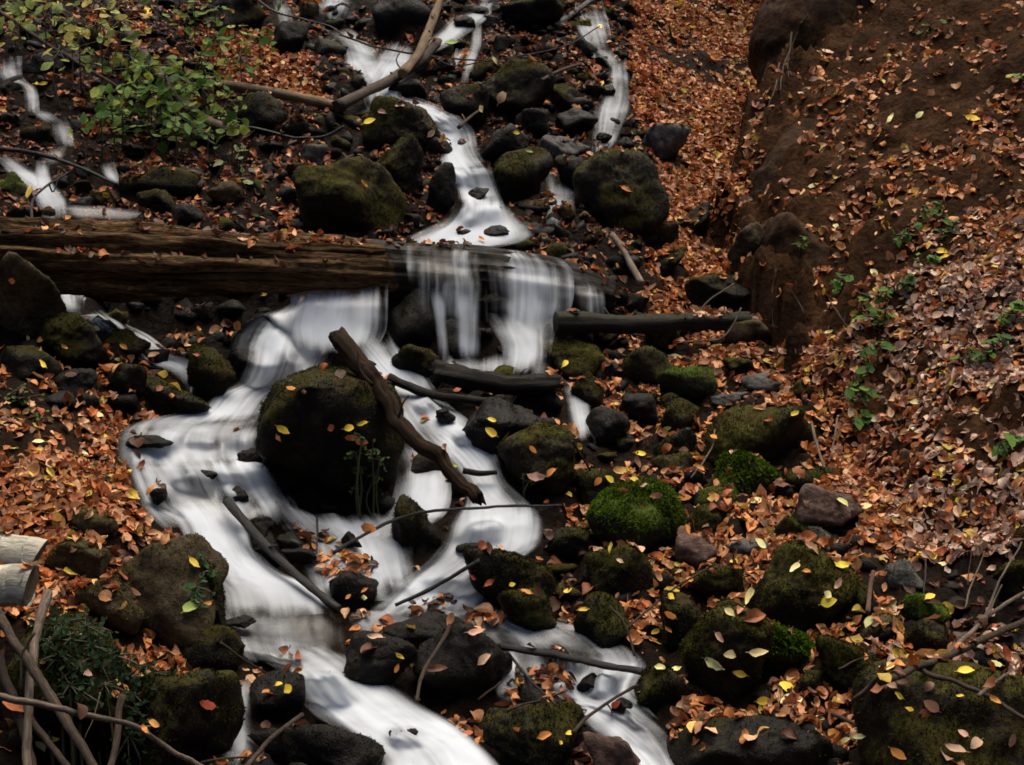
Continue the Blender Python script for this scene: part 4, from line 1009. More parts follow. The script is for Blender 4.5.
    strand = fbm(np.stack([(uu[None] * wpx / 5).ravel(), (tt[:, None] / 60 + 0 * uu[None]).ravel(), np.full(nr * nc, sd * 0.7)], -1), 2, sd + 1).reshape(nr, nc)
    Y = Y - over - arch * (1 - (2 * uu[None] - 1) ** 2) - 0.014 * lump - 0.006 * strand * vein
    Y = np.minimum(Y, hitY(G[..., 0].ravel(), G[..., 1].ravel()).reshape(nr, nc) - 0.012)
    Yp = np.pad(Y, 1, mode='edge'); Y = (Yp[1:-1, 1:-1] * 2 + Yp[:-2, 1:-1] + Yp[2:, 1:-1] + Yp[1:-1, :-2] + Yp[1:-1, 2:]) / 6
    V = at(G[..., 0].ravel(), G[..., 1].ravel(), Y.ravel())
    Vg = V.reshape(nr, nc, 3)
    vl = np.concatenate([[0], np.cumsum(np.linalg.norm(np.diff(Vg.mean(1), axis=0), axis=1))])
    wl = np.linalg.norm(Vg[:, -1] - Vg[:, 0], axis=1)
    wavg = np.convolve(np.pad(wl, 12, mode='edge'), np.ones(25) / 25, 'valid') * 0.5 + wl.mean() * 0.5
    uv = np.stack([(uu[None] - 0.5) * wavg[:, None] + sd * 0.37, vl[:, None] + 0 * uu[None] + sd * 0.11], -1).reshape(-1, 2)
    epx = np.minimum(uu, 1 - uu)[None] * wpx
    end = np.minimum(tt, tt[-1] - tt)[:, None]
    edge = np.clip(epx / np.minimum(28, wpx * 0.45), 0, 1) * np.clip(end / 18 + 0.02, 0, 1)
    i, j = np.meshgrid(np.arange(nr - 1), np.arange(nc - 1), indexing='ij')
    F = np.stack([i * nc + j, i * nc + j + 1, (i + 1) * nc + j + 1, (i + 1) * nc + j], -1).reshape(-1, 4)
    o = mesh_obj(name, V, F, M_WATER, uv=uv, attrs={'dens': den.ravel(), 'edge': edge.ravel(), 'vein': (float(vein) + 0.7 * rise).ravel()})
    tag(o, label, None, None, 'structure')
    add_solid(V, F, 'water')
    return o

for lab_, rows_, kw_ in WATER:
    ribbon(lab_, rows_, **kw_)
# ------------------------------------------------------------------ what lies where: one search tree over all solids
def build_tree(water=False):
    vs, fs, own = [], [], []; o = 0
    for V, F, h in SOLID:
        if h == 'water' and not water: continue
        vs.append(V); own += [h] * len(F); fs += [[a + o for a in f] for f in F]; o += len(V)
    return BVHTree.FromPolygons([tuple(v) for v in np.concatenate(vs)], fs), own
TREE, OWN = build_tree(False)
TREE_W, OWN_W = build_tree(True)
CAMV = Vector(CAM)
def see(px, py, tree=None):
    d = Vector(px_dir([px], [py])[0]).normalized()
    t = tree or TREE
    p, n_, i, _ = t.ray_cast(CAMV, d)
    if p is None:
        Y = 12.0; return np.array(at(px, py, Y)[0]), np.array([0, 0, 1.0]), 'ground'
    own = OWN if t is TREE else OWN_W
    n_ = n_ if n_.dot(d) < 0 else -n_
    return np.array(p), np.array(n_), own[i]
ROOTS = {}
def stick(name, label, pts, r, mat, off=0.02, taper=0.6, flat=True, parent=None, ridge=0.12, lift=0.0, deg=1, wob=0.003, water=True, jag=0.0, Ys=None, sides=None):
    pts = np.asarray(pts, float)
    ln = np.linalg.norm(np.diff(pts, axis=0), axis=1).sum()
    n = int(np.clip(ln / 4, 8, 120))
    q_ = spline(pts, n)
    if Ys is None:
        hy = np.array([see(a, b, TREE_W if water else TREE)[0][1] for a, b in q_])
        s = np.linspace(-1, 1, n)
        dg = deg if n > 6 else 1
        fit = np.polyval(np.polyfit(s, hy, dg), s)
        # rest on the nearest things under it rather than float over the dips
        fit = fit + np.percentile(hy - fit, 18)
    else:
        fit = np.interp(np.linspace(0, 1, n), np.linspace(0, 1, len(Ys)), Ys)
    C = np.array([at(a, b, y - off - r * y / FPX * 0.6 - lift)[0] for (a, b), y in zip(q_, fit)])
    rad = r * fit / FPX * np.linspace(1, taper, n)
    rad = rad * (1 + 0.12 * fbm(np.stack([np.arange(n) * 0.35, np.full(n, ln), np.zeros(n)], -1), 2, 5))
    sd = int(abs(pts[0, 0] * 3 + pts[0, 1] * 5)) % 991
    V, F, caps, uv = tube(C, rad, sides or (20 if r > 6 else 10 if r > 2.5 else 6), ridge, sd, wob, jag)
    o = mesh_obj(name, V, [F, caps], BARK[mat], parent, uv=uv)
    if parent is None: tag(o, label, 'stick' if r < 6 else 'log')
    add_solid(V, np.concatenate([F[:, [0, 1, 2]], F[:, [0, 2, 3]]]), label or 'twig')
    o['_c'] = 0; del o['_c']
    return o, C, fit
S = stick
def fork(parent, pts, r, mat, Y, taper=0.4, name='twig'):
    return S(name, None, pts, r, mat, Ys=Y, parent=parent, taper=taper, off=0)
t_, c_, f_ = S('dead_branch', 'thick broken trunk slanting down beside the central boulder', [(339, 334), (352, 355), (378, 388), (406, 428), (440, 462), (477, 500)], 9.5, 'trunk', 0.05, 0.72, ridge=0.28, jag=0.04, wob=0.012)
fork(t_, [(398, 418), (404, 402), (409, 396)], 1.6, 'black', [f_[40] - .06, f_[40] - .09])
fork(t_, [(372, 384), (362, 372), (358, 352)], 2.2, 'trunk', [f_[20] - .07, f_[10] - .1])
t_, c_, f_ = S('stick', 'black wet stick leaning across the white water at the left cascade', [(226, 500), (262, 542), (303, 580), (340, 609)], 5, 'black', 0.04, 0.8, ridge=0.16)
fork(t_, [(276, 546), (266, 548), (252, 550)], 1.3, 'black', [f_[20] - .03, f_[20]])
t_, c_, f_ = S('branch', 'bare tan branch rising to the top edge over the upper chute', [(444, -12), (436, 12), (426, 38), (416, 58), (402, 74)], 3.6, 'tan', 0.16, 1.3, ridge=0.1)
fork(t_, [(414, 62), (404, 68), (396, 82), (390, 96)], 1.0, 'black', [f_[10], f_[12]])
t_, c_, f_ = S('branch', 'brown broken branch resting across the bend of the upper chute', [(437, 42), (420, 60), (398, 76), (370, 90), (338, 106)], 5.2, 'brown', 0.1, 1.05, ridge=0.18, jag=0.03)
fork(t_, [(402, 72), (396, 60), (402, 50), (412, 42)], 0.9, 'black', [f_[12], f_[6] - .05])
fork(t_, [(380, 86), (378, 98), (366, 100)], 1.0, 'black', [f_[18], f_[18]])
S('pole', 'pale peeled pole holding back the leaf patch in the upper left', [(222, 85), (262, 91), (300, 98), (344, 108)], 5.2, 'tan', 0.06, 0.95, ridge=0.1)
t_, c_, f_ = S('branch', 'dark leaning sapling stem coming down from the top edge on the left', [(100, -12), (118, 18), (140, 50), (170, 88), (200, 118), (236, 133)], 4.2, 'brown', 0.10, 1.4, deg=1)
SAP = (c_, f_)
S('branch', 'thin straight branch crossing the upper left corner', [(-10, 4), (38, 38), (86, 68), (140, 100), (216, 146)], 2.0, 'brown', 0.16, 0.7)
S('stick', 'black stick lying over the left side stream', [(-8, 147), (34, 153), (76, 166), (116, 184)], 2.6, 'black', 0.06, 0.6)
t_, c_, f_ = S('twig', 'forked black twig at the foot of the left side stream', [(32, 222), (34, 198), (48, 184), (62, 176), (76, 166)], 1.6, 'black', 0.05, 0.6)
fork(t_, [(49, 184), (52, 192), (60, 170)], 1.0, 'black', [f_[10], f_[12]])
S('twig', 'thin arching twig in front of the upper left spout', [(250, -6), (276, 12), (306, 20), (334, 28), (344, 36)], 1.4, 'black', 0.12, 0.6)
S('twig', 'fine grey twig across the middle of the upper chute', [(340, 34), (366, 44), (390, 50), (418, 54), (470, 60), (520, 56), (574, 42), (600, 26)], 1.2, 'brown', 0.1, 0.5, deg=2)
S('twig', 'second fine twig over the stones below the upper stream', [(430, 56), (456, 66), (480, 62), (508, 58), (540, 62)], 0.9, 'brown', 0.08, 0.5)
S('stick', 'short stick under the olive mossy boulder', [(459, 127), (468, 119), (478, 111)], 2.0, 'brown', 0.05, 0.7)
S('stick', 'dark slanting stick left of the right upper fall', [(556, 26), (570, 16), (592, 0)], 3, 'black', 0.05, 0.8)
S('stick', 'brown stick beneath leaves above the small mossy stone', [(541, 80), (556, 72), (580, 64)], 2.0, 'brown', 0.04, 0.7)
S('stick', 'black bent twig below the pale pole', [(236, 125), (268, 131), (300, 138), (324, 136), (345, 126)], 1.8, 'black', 0.08, 0.8)
S('fallen_log', 'dark mossy log lying across behind the right stones', [(556, 322), (620, 324), (690, 322), (748, 320)], 9.5, 'mosslog', 0.05, 0.9, ridge=0.16)
S('stick', 'pale dead stub beside the right end of the log waterfall', [(612, 234), (624, 252), (642, 284)], 3.0, 'pale', 0.05, 1.2)
S('twig', 'long drooping twig in front of the mossy log', [(604, 308), (612, 320), (624, 331), (645, 337)], 1.2, 'brown', 0.08, 0.8)
S('twig', 'white frosted looking twig at the end of the mossy log', [(683, 342), (702, 341), (722, 338), (734, 322), (742, 308)], 1.2, 'pale', 0.05, 0.6)
S('twig', 'crooked dry twig over the black rock heap', [(703, 326), (701, 312), (710, 300), (722, 292), (734, 284)], 1.1, 'pale', 0.06, 0.6)
t_, c_, f_ = S('rotten_log', 'dark waterlogged log forming the ledge under the log waterfall', [(436, 372), (470, 379), (510, 386), (556, 384)], 11, 'wetlog', 0.06, 0.75, ridge=0.25, jag=0.04)
fork(t_, [(516, 382), (521, 374), (527, 368)], 1.2, 'black', [f_[15] - .08, f_[15] - .1])
S('stick', 'dark wet stick from the trunk to the waterlogged log', [(388, 378), (420, 391), (452, 398), (488, 402)], 5, 'wetlog', 0.04, 0.9, ridge=0.2)
S('stick', 'short dark stick jutting from the lower end of the broken trunk', [(462, 471), (478, 473), (497, 472)], 3.2, 'wetlog', 0.06, 0.7)
S('twig', 'twig leaning on the big mossy boulder with the pink leaf', [(572, 441), (580, 454), (591, 471)], 1.4, 'brown', 0.05, 0.8)
S('twig', 'twig standing by the end of the long mossy boulder', [(811, 424), (817, 444), (825, 468)], 1.6, 'pale', 0.05, 0.8)
S('twig', 'thin root twig right of the long mossy boulder', [(838, 418), (834, 440), (828, 462)], 1.0, 'pale', 0.05, 0.6)
t_, c_, f_ = S('branch', 'long thin arching black twig over the middle pool', [(333, 553), (362, 536), (394, 520), (436, 510), (490, 507), (562, 505)], 1.9, 'black', 0.12, 0.7, deg=2)
t_, c_, f_ = S('stick', 'dark twig in the water left of the boulder with the red leaf', [(480, 560), (456, 574), (432, 588), (396, 605)], 2.6, 'black', 0.05, 0.7)
t_, c_, f_ = S('stick', 'thin stick leaning on the dripping boulder of the lower ledge', [(453, 614), (443, 640), (430, 662), (420, 682), (416, 702)], 2.2, 'brown', 0.07, 0.8)
fork(t_, [(446, 630), (440, 622), (446, 614)], 0.9, 'brown', [f_[4], f_[3]])
t_, c_, f_ = S('stick', 'dark stick spanning the brink of the right lower fall', [(503, 646), (544, 653), (590, 663), (642, 671)], 3.8, 'black', 0.06, 0.9, ridge=0.18)
t_, c_, f_ = S('twig', 'bent black twig hanging into the right lower fall', [(505, 650), (522, 670), (540, 690), (556, 706)], 1.8, 'black', 0.07, 0.7)
fork(t_, [(540, 690), (536, 706), (533, 720)], 1.0, 'black', [f_[10], f_[12]])
S('twig', 'thin twig lying over the leaf caught rock', [(506, 711), (530, 703), (567, 690)], 1.4, 'brown', 0.06, 0.6)
t_, c_, f_ = S('stick', 'brown stick slanting over the foot of the right lower fall', [(572, 732), (590, 716), (612, 700), (637, 686)], 2.2, 'brown', 0.06, 0.8)
fork(t_, [(607, 703), (612, 712), (610, 722)], 0.9, 'brown', [f_[8], f_[8]])
S('twig', 'twig at the foot of the leaf strewn wet rock', [(478, 700), (490, 690), (502, 682)], 1.4, 'brown', 0.05, 0.7)
S('twig', 'tiny upright twig in the white water by the black stick', [(316, 516), (318, 534), (316, 554)], 1.2, 'black', 0.05, 0.7)
S('stick', 'grey stick leaning on the bottom black boulder', [(246, 768), (262, 748), (282, 730), (302, 715)], 3.0, 'brown', 0.06, 0.8)
S('twig', 'thin twig at the foot of the mossy block', [(200, 762), (224, 758), (250, 757)], 1.4, 'brown', 0.05, 0.8)
S('twig', 'thin twig bridging to the wet rock with the yellow leaf', [(221, 643), (244, 660), (268, 674)], 1.5, 'brown', 0.06, 0.7)
S('twig', 'bare twig crossing the front of the bottom black boulder', [(394, 690), (412, 706), (420, 730), (402, 765)], 1.1, 'brown', 0.05, 0.6) if False else None
# right lower corner: the forked branch and its neighbours
t_, c_, f_ = S('branch', 'forked grey branch leaning over the big corner boulder', [(1034, 616), (984, 640), (946, 656), (914, 669), (880, 682)], 3.4, 'brown', 0.10, 1.1, ridge=0.12)
nf = len(f_)
sb_, _1, _2 = fork(t_, [(944, 657), (966, 636), (990, 615), (1032, 588)], 2.6, 'pale', [f_[int(nf * .6)] - .02, f_[0] - .06], 0.7, 'side_branch')
fork(t_, [(916, 668), (937, 676), (962, 684), (995, 701), (1034, 726)], 2.6, 'brown', [f_[int(nf * .8)] - .02, f_[int(nf * .8)] - .25], 0.9, 'side_branch')
fork(sb_, [(985, 619), (995, 592), (1004, 572), (1022, 542)], 1.5, 'pale', [f_[int(nf * .3)] - .06, f_[0] - .1], 0.6, 'twig')
fork(sb_, [(987, 617), (994, 602), (1001, 585)], 1.1, 'pale', [f_[int(nf * .3)] - .07, f_[int(nf * .2)] - .1], 0.6, 'twig')
S('stick', 'curved brown stick left of the forked branch butt', [(852, 700), (866, 690), (878, 678), (898, 670), (916, 667)], 2.6, 'brown', 0.06, 0.9)
S('twig', 'pale twig beside the tiny green cushion stone', [(977, 694), (996, 682), (1030, 662)], 1.8, 'pale', 0.06, 0.8)
S('twig', 'thin bare shoot rising in front of the dark hollow', [(964, 608), (972, 584), (984, 552)], 1.0, 'pale', 0.06, 0.6)
S('twig', 'second thin shoot in the dark hollow', [(968, 586), (969, 568), (972, 550)], 0.8, 'brown', 0.04, 0.6)
S('stick', 'upright reddish stub in the gap left of the grey stone', [(868, 613), (869, 592), (874, 572)], 2.8, 'red', 0.05, 0.85, ridge=0.1)
S('twig', 'fine twig arching over the dark mossy boulder left of the branch butt', [(838, 668), (858, 660), (878, 652)], 0.9, 'brown', 0.05, 0.6)
S('twig', 'brown twig half under yellow leaves on the bottom rock face', [(826, 712), (842, 718), (858, 726)], 2.2, 'brown', 0.04, 0.9)
S('twig', 'slender twig over the low mossy boulder right of the stream', [(625, 630), (652, 606), (684, 582), (716, 564)], 1.3, 'brown', 0.05, 0.7)
S('twig', 'crooked dead twig beside the tall dark stone', [(610, 606), (622, 620), (630, 640), (634, 656)], 1.4, 'brown', 0.05, 0.8)
S('twig', 'fine pale twig in the leaves above the pinkish stone', [(690, 478), (704, 460), (712, 446), (714, 430)], 1.1, 'pale', 0.04, 0.8)
# left lower corner: bare sticks against the ivy block
FY = 3.72
S('stick', 'longest bare brown stick slanting to the bottom edge at the left', [(-6, 612), (28, 662), (58, 710), (98, 772)], 5.2, 'brown', 0, 0.9, Ys=[3.75, 3.59, 3.45, 3.35])
S('stick', 'upright grey stick crossing the longest bare stick', [(47, 592), (36, 640), (29, 700), (27, 775)], 5.0, 'pale', 0, 1.0, Ys=[3.88, 3.68, 3.53, 3.43], ridge=0.14)
t_, c_, f_ = S('branch', 'thin branch running level in front of the ivy block then dropping', [(-8, 694), (56, 708), (104, 718), (134, 727), (164, 746), (206, 770)], 3.4, 'pale', 0, 0.75, Ys=[3.31, 3.33, 3.39, 3.47])
fork(t_, [(126, 726), (144, 727), (160, 724)], 2.0, 'pale', [3.39, 3.41])
S('stick', 'short upright stick in front of the ivy block', [(121, 696), (117, 734), (110, 775)], 3.8, 'brown', 0, 1.1, Ys=[3.68, 3.61, 3.53])
S('stick', 'low brown stick crossing behind the upright grey one', [(28, 718), (48, 742), (74, 775)], 4.2, 'brown', 0, 0.9, Ys=[3.57, 3.51, 3.43])
S('stick', 'dark brown stick at the left edge under the longest one', [(-6, 648), (14, 702), (36, 775)], 4.6, 'brown', 0, 0.9, Ys=[3.68, 3.59, 3.47])
S('twig', 'thin curved twig beside the upright grey stick', [(36, 632), (24, 650), (20, 690)], 1.4, 'brown', 0, 0.7, Ys=[3.58, 3.53])
S('twig', 'pale grass stalk hanging in front of the ivy', [(100, 692), (96, 712), (84, 740)], 0.9, 'pale', 0, 0.5, Ys=[3.65, 3.58])
# the two cut birch logs
def birch(label, pts, r, Ys):
    q_ = spline(np.asarray(pts, float), 50); Y = np.interp(np.linspace(0, 1, 50), np.linspace(0, 1, len(Ys)), Ys)
    C = np.array([at(a, b, y)[0] for (a, b), y in zip(q_, Y)])
    rad = r * Y / FPX * np.linspace(1.05, 1, 50)
    V, F, caps, uv = tube(C, rad, 40, 0.035, int(pts[0][1]), 0.004)
    # slanting saw cut at the near end
    k = np.arange(49 * 40, 50 * 40); ax = C[-1] - C[-6]; ax = ax / np.linalg.norm(ax)
    V[k] += ax * ((V[k] - C[-1])[:, 2:3] * 0.3)
    o = mesh_obj('birch_log', V[:-2], F, BARK['birch'], uv=uv[:-2])
    ring = V[k]; cc = ring.mean(0)
    n_ = len(ring); inner = cc + (ring - cc) * 0.5
    cv = np.concatenate([ring + ax * 0.0005, inner + ax * 0.0015, [cc + ax * 0.001]])
    i = np.arange(n_); j = (i + 1) % n_
    f4 = np.stack([i, j, n_ + j, n_ + i], -1); f3 = np.stack([n_ + i, n_ + j, np.full(n_, 2 * n_)], -1)
    cu = np.concatenate([np.stack([np.full(n_, 0.5), i / n_ * 0.1], -1), np.stack([np.full(n_, 0.25), i / n_ * 0.1], -1), [[0, 0]]])
    mesh_obj('cut_face', cv, [f4, f3], BARK['cut'], o, uv=cu)
    tag(o, label, 'log')
    add_solid(V, np.concatenate([F[:, [0, 1, 2]], F[:, [0, 2, 3]]]), label)
birch('upper one of two pale cut birch logs at the left edge', [(-80, 536), (-20, 546), (38, 557)], 18.5, [4.22, 4.22, 4.22])
birch('lower one of two pale cut birch logs with a slanted sawn end', [(-80, 588), (-20, 586), (32, 585)], 21, [4.02, 4.02, 4.02])
# roots dangling from the torn lip of the soil bank
RP = [[(800, 22), (790, 46), (788, 78)], [(808, 12), (796, 40), (782, 64)], [(792, 30), (786, 60), (780, 92)], [(778, 66), (772, 96), (768, 126)],
      [(806, 318), (800, 300), (790, 286)], [(846, 330), (838, 312), (828, 300)], [(852, 336), (846, 322), (848, 306)], [(772, 270), (770, 300), (774, 330)], [(930, 560), (928, 580), (926, 600)], [(808, 470), (800, 462), (796, 440)]]
RL = ['pale root hanging highest on the torn edge of the soil bank', 'fine root crossing the highest one on the soil bank edge', 'long root hanging under the top of the soil bank edge', 'root on the soil bank edge above the mossy earth knob',
      'short root at the toe of the soil bank', 'thin pair root in the leaves right of the bank toe', 'second root in the leaves right of the bank toe', 'root hanging down the black foot of the soil bank', 'thin root over the dark hollow in the right bank', 'thin root behind the end of the long mossy boulder']
for pr, lb in zip(RP, RL):
    S('root', lb, pr, 1.0, 'brown', 0.02, 0.5, deg=2, wob=0.014)
TREE, OWN = build_tree(False)
TREE_W, OWN_W = build_tree(True)
# ------------------------------------------------------------------ leaves
NA, NC = 7, 3        # rows along a leaf, verts across
def leaf_grid(n, rng, kind='beech'):
    """n curled leaves of unit length: verts (n, NA*NC, 3), faces, uv"""
    t = np.linspace(0, 1, NA); u = np.linspace(-1, 1, NC)
    wid = np.sin(np.pi * np.clip(t * 0.97 + 0.02, 0, 1) ** 0.85) ** 0.8 * 0.27
    asp = rng.uniform(0.6, 1.3, n)[:, None, None]
    fold = rng.uniform(-0.1, 1.0, n)[:, None, None]; curl = rng.normal(0.3, 1.5, n)[:, None, None]; twist = rng.normal(0, 0.9, n)[:, None, None]
    T, U = t[None, :, None], u[None, None, :]
    x = U * wid[None, :, None] * asp + 0 * T
    z = np.abs(x) * fold
    wob = 0.03 * np.sin(T * 9 + rng.uniform(0, 6, n)[:, None, None]) * np.abs(U)
    z = z + wob
    x = x * (1 + rng.normal(0, 0.10, (n, NA, 1))) + rng.normal(0, 0.012, (n, NA, NC))
    z = z + rng.normal(0, 0.03, (n, NA, NC)) * (rng.random((n, 1, 1)) ** 2) * 2
    ang = curl * (T - 0.5)
    y = np.where(np.abs(curl) > 1e-3, np.sin(ang) / np.where(np.abs(curl) > 1e-3, curl, 1), T - 0.5) + 0 * U
    zc = np.where(np.abs(curl) > 1e-3, (1 - np.cos(ang)) / np.where(np.abs(curl) > 1e-3, curl, 1), 0)
    tw = twist * (T - 0.5)
    x2 = x * np.cos(tw) - z * np.sin(tw); z2 = x * np.sin(tw) + z * np.cos(tw)
    V = np.stack([x2 + 0 * y, y + 0 * x2, z2 + zc], -1).reshape(n, NA * NC, 3)
    i, j = np.meshgrid(np.arange(NA - 1), np.arange(NC - 1), indexing='ij')
    F = np.stack([i * NC + j, i * NC + j + 1, (i + 1) * NC + j + 1, (i + 1) * NC + j], -1).reshape(-1, 4)
    uv = np.stack([(U * 0.5 + 0.5 + 0 * T)[0].ravel(), (T + 0 * U)[0].ravel()], -1)
    return V, F, uv
def frames(nrm, rng, tilt):
    n = len(nrm)
    nn = nrm + rng.normal(size=(n, 3)) * tilt; nn /= np.linalg.norm(nn, axis=1)[:, None]
    a = rng.normal(size=(n, 3)); x = np.cross(a, nn); x /= np.linalg.norm(x, axis=1)[:, None]
    return np.stack([x, np.cross(nn, x), nn], 1)     # rows: local axes
PAL = np.array([(0.46, 0.17, 0.05), (0.52, 0.24, 0.10), (0.36, 0.10, 0.026), (0.52, 0.29, 0.16), (0.22, 0.07, 0.024), (0.40, 0.18, 0.085), (0.12, 0.048, 0.022), (0.56, 0.32, 0.08)])
PAL = PAL * np.array([1.03, 1.04, 1.02])
PW = np.array([0.17, 0.16, 0.15, 0.10, 0.16, 0.13, 0.11, 0.02])
PALE = np.array([(0.46, 0.29, 0.20), (0.56, 0.40, 0.30), (0.38, 0.22, 0.15), (0.28, 0.16, 0.11)])
def bankz(P):
    return gheight(P[:, 0], P[:, 1], bankm.reshape(NY, NX))
def drop():
    rng = np.random.default_rng(21)
    P, Nn, L, C = [], [], [], []
    near = []
    X = rng.uniform(-4.6, 4.8, 420000); Yv = rng.uniform(2.9, 12.6, 420000)
    z = gheight(X, Yv); P3_ = np.stack([X, Yv, z], -1)
    q_ = project(P3_)
    inside = (q_[:, 0] > -260) & (q_[:, 0] < 1290) & (q_[:, 1] > -180) & (q_[:, 1] < 900)
    d = litter_density(P3_); d0_ = d.copy()
    # layered, patchy drifts
    pn = fbm(P3_ * 2.2, 3, 31)
    d = d * np.clip(0.9 + 0.9 * pn, 0.12, 1.6)
    d = np.where((d < 0.16) & (pn > 0.45), d * 3, d)
    keep = inside & (rng.random(len(d)) < d * 0.76)
    X, Yv, d, z, d0_ = X[keep], Yv[keep], d[keep], z[keep], d0_[keep]
    for x, y, dd, zz, dd0 in zip(X, Yv, d, z, d0_):
        p, n_, i, _ = TREE_W.ray_cast(Vector((x, y, zz + 1.6)), Vector((0, 0, -1)))
        if p is None: continue
        own = OWN_W[i]
        if own == 'water' and rng.random() > (0.45 if 0.79 < dd0 < 0.81 else 0.006): continue
        if n_.z < 0: n_ = -n_
        if own != 'ground' and own != 'water':
            if 'long fallen' in own and n_.z > 0.15 and rng.random() < 0.5: pass
            elif n_.z < 0.55 or rng.random() > (0.09 if dd < 0.8 else 0.3): continue
        lift = 0.004 + (rng.random() ** 2 * 0.03 * min(dd, 1) if own == 'ground' else 0.004)
        P.append((p.x, p.y, p.z + lift)); Nn.append(n_[:]); 
        L.append(0.050 * math.exp(rng.normal(0, 0.24)))
    P, Nn, L = np.array(P), np.array(Nn), np.array(L)
    q_ = project(P)
    n = len(P)
    col = PAL[rng.choice(len(PAL), n, p=PW)]
    pale = np.clip((q_[:, 0] - 820) / 160, 0, 1) * np.clip((q_[:, 1] - 150) / 150, 0, 1) * (fbm(P * 1.1, 2, 44) * 0.8 + 0.75)
    sel = rng.random(n) < np.clip(pale, 0, 0.7)
    col[sel] = PALE[rng.choice(4, sel.sum())]
    red = rng.random(n) < np.where((q_[:, 1] < 260) & (q_[:, 0] < 660), 0.35, 0.06)
    col[red] = np.array([(0.27, 0.065, 0.022)]) * rng.uniform(0.7, 1.4, (red.sum(), 1))
    yl = rng.random(n) < np.where((q_[:, 0] > 640) & (q_[:, 1] > 560), 0.10, 0.025)
    col[yl] = np.array([(0.52, 0.36, 0.055)]) * rng.uniform(0.7, 1.2, (yl.sum(), 1))
    col = col * rng.uniform(0.65, 1.25, (n, 1))
    dd_ = litter_density(P)
    rot = (dd_ < 0.35) & (rng.random(n) < 0.6) & (bankz(P) < 0.3)      # sodden, half rotted leaves of the stream bed
    col[rot] = np.array([0.07, 0.028, 0.014]) * rng.uniform(0.5, 1.6, (rot.sum(), 1))
    return P, Nn, L, col, q_, rng
LP, LN, LL, LC, LQ, lrng = drop()
print('litter leaves', len(LP))
LV, LF, LUV = leaf_grid(len(LP), lrng)
FR = frames(LN, lrng, 0.42)
LV = np.einsum('nvi,nij->nvj', LV * LL[:, None, None], FR) + LP[:, None]
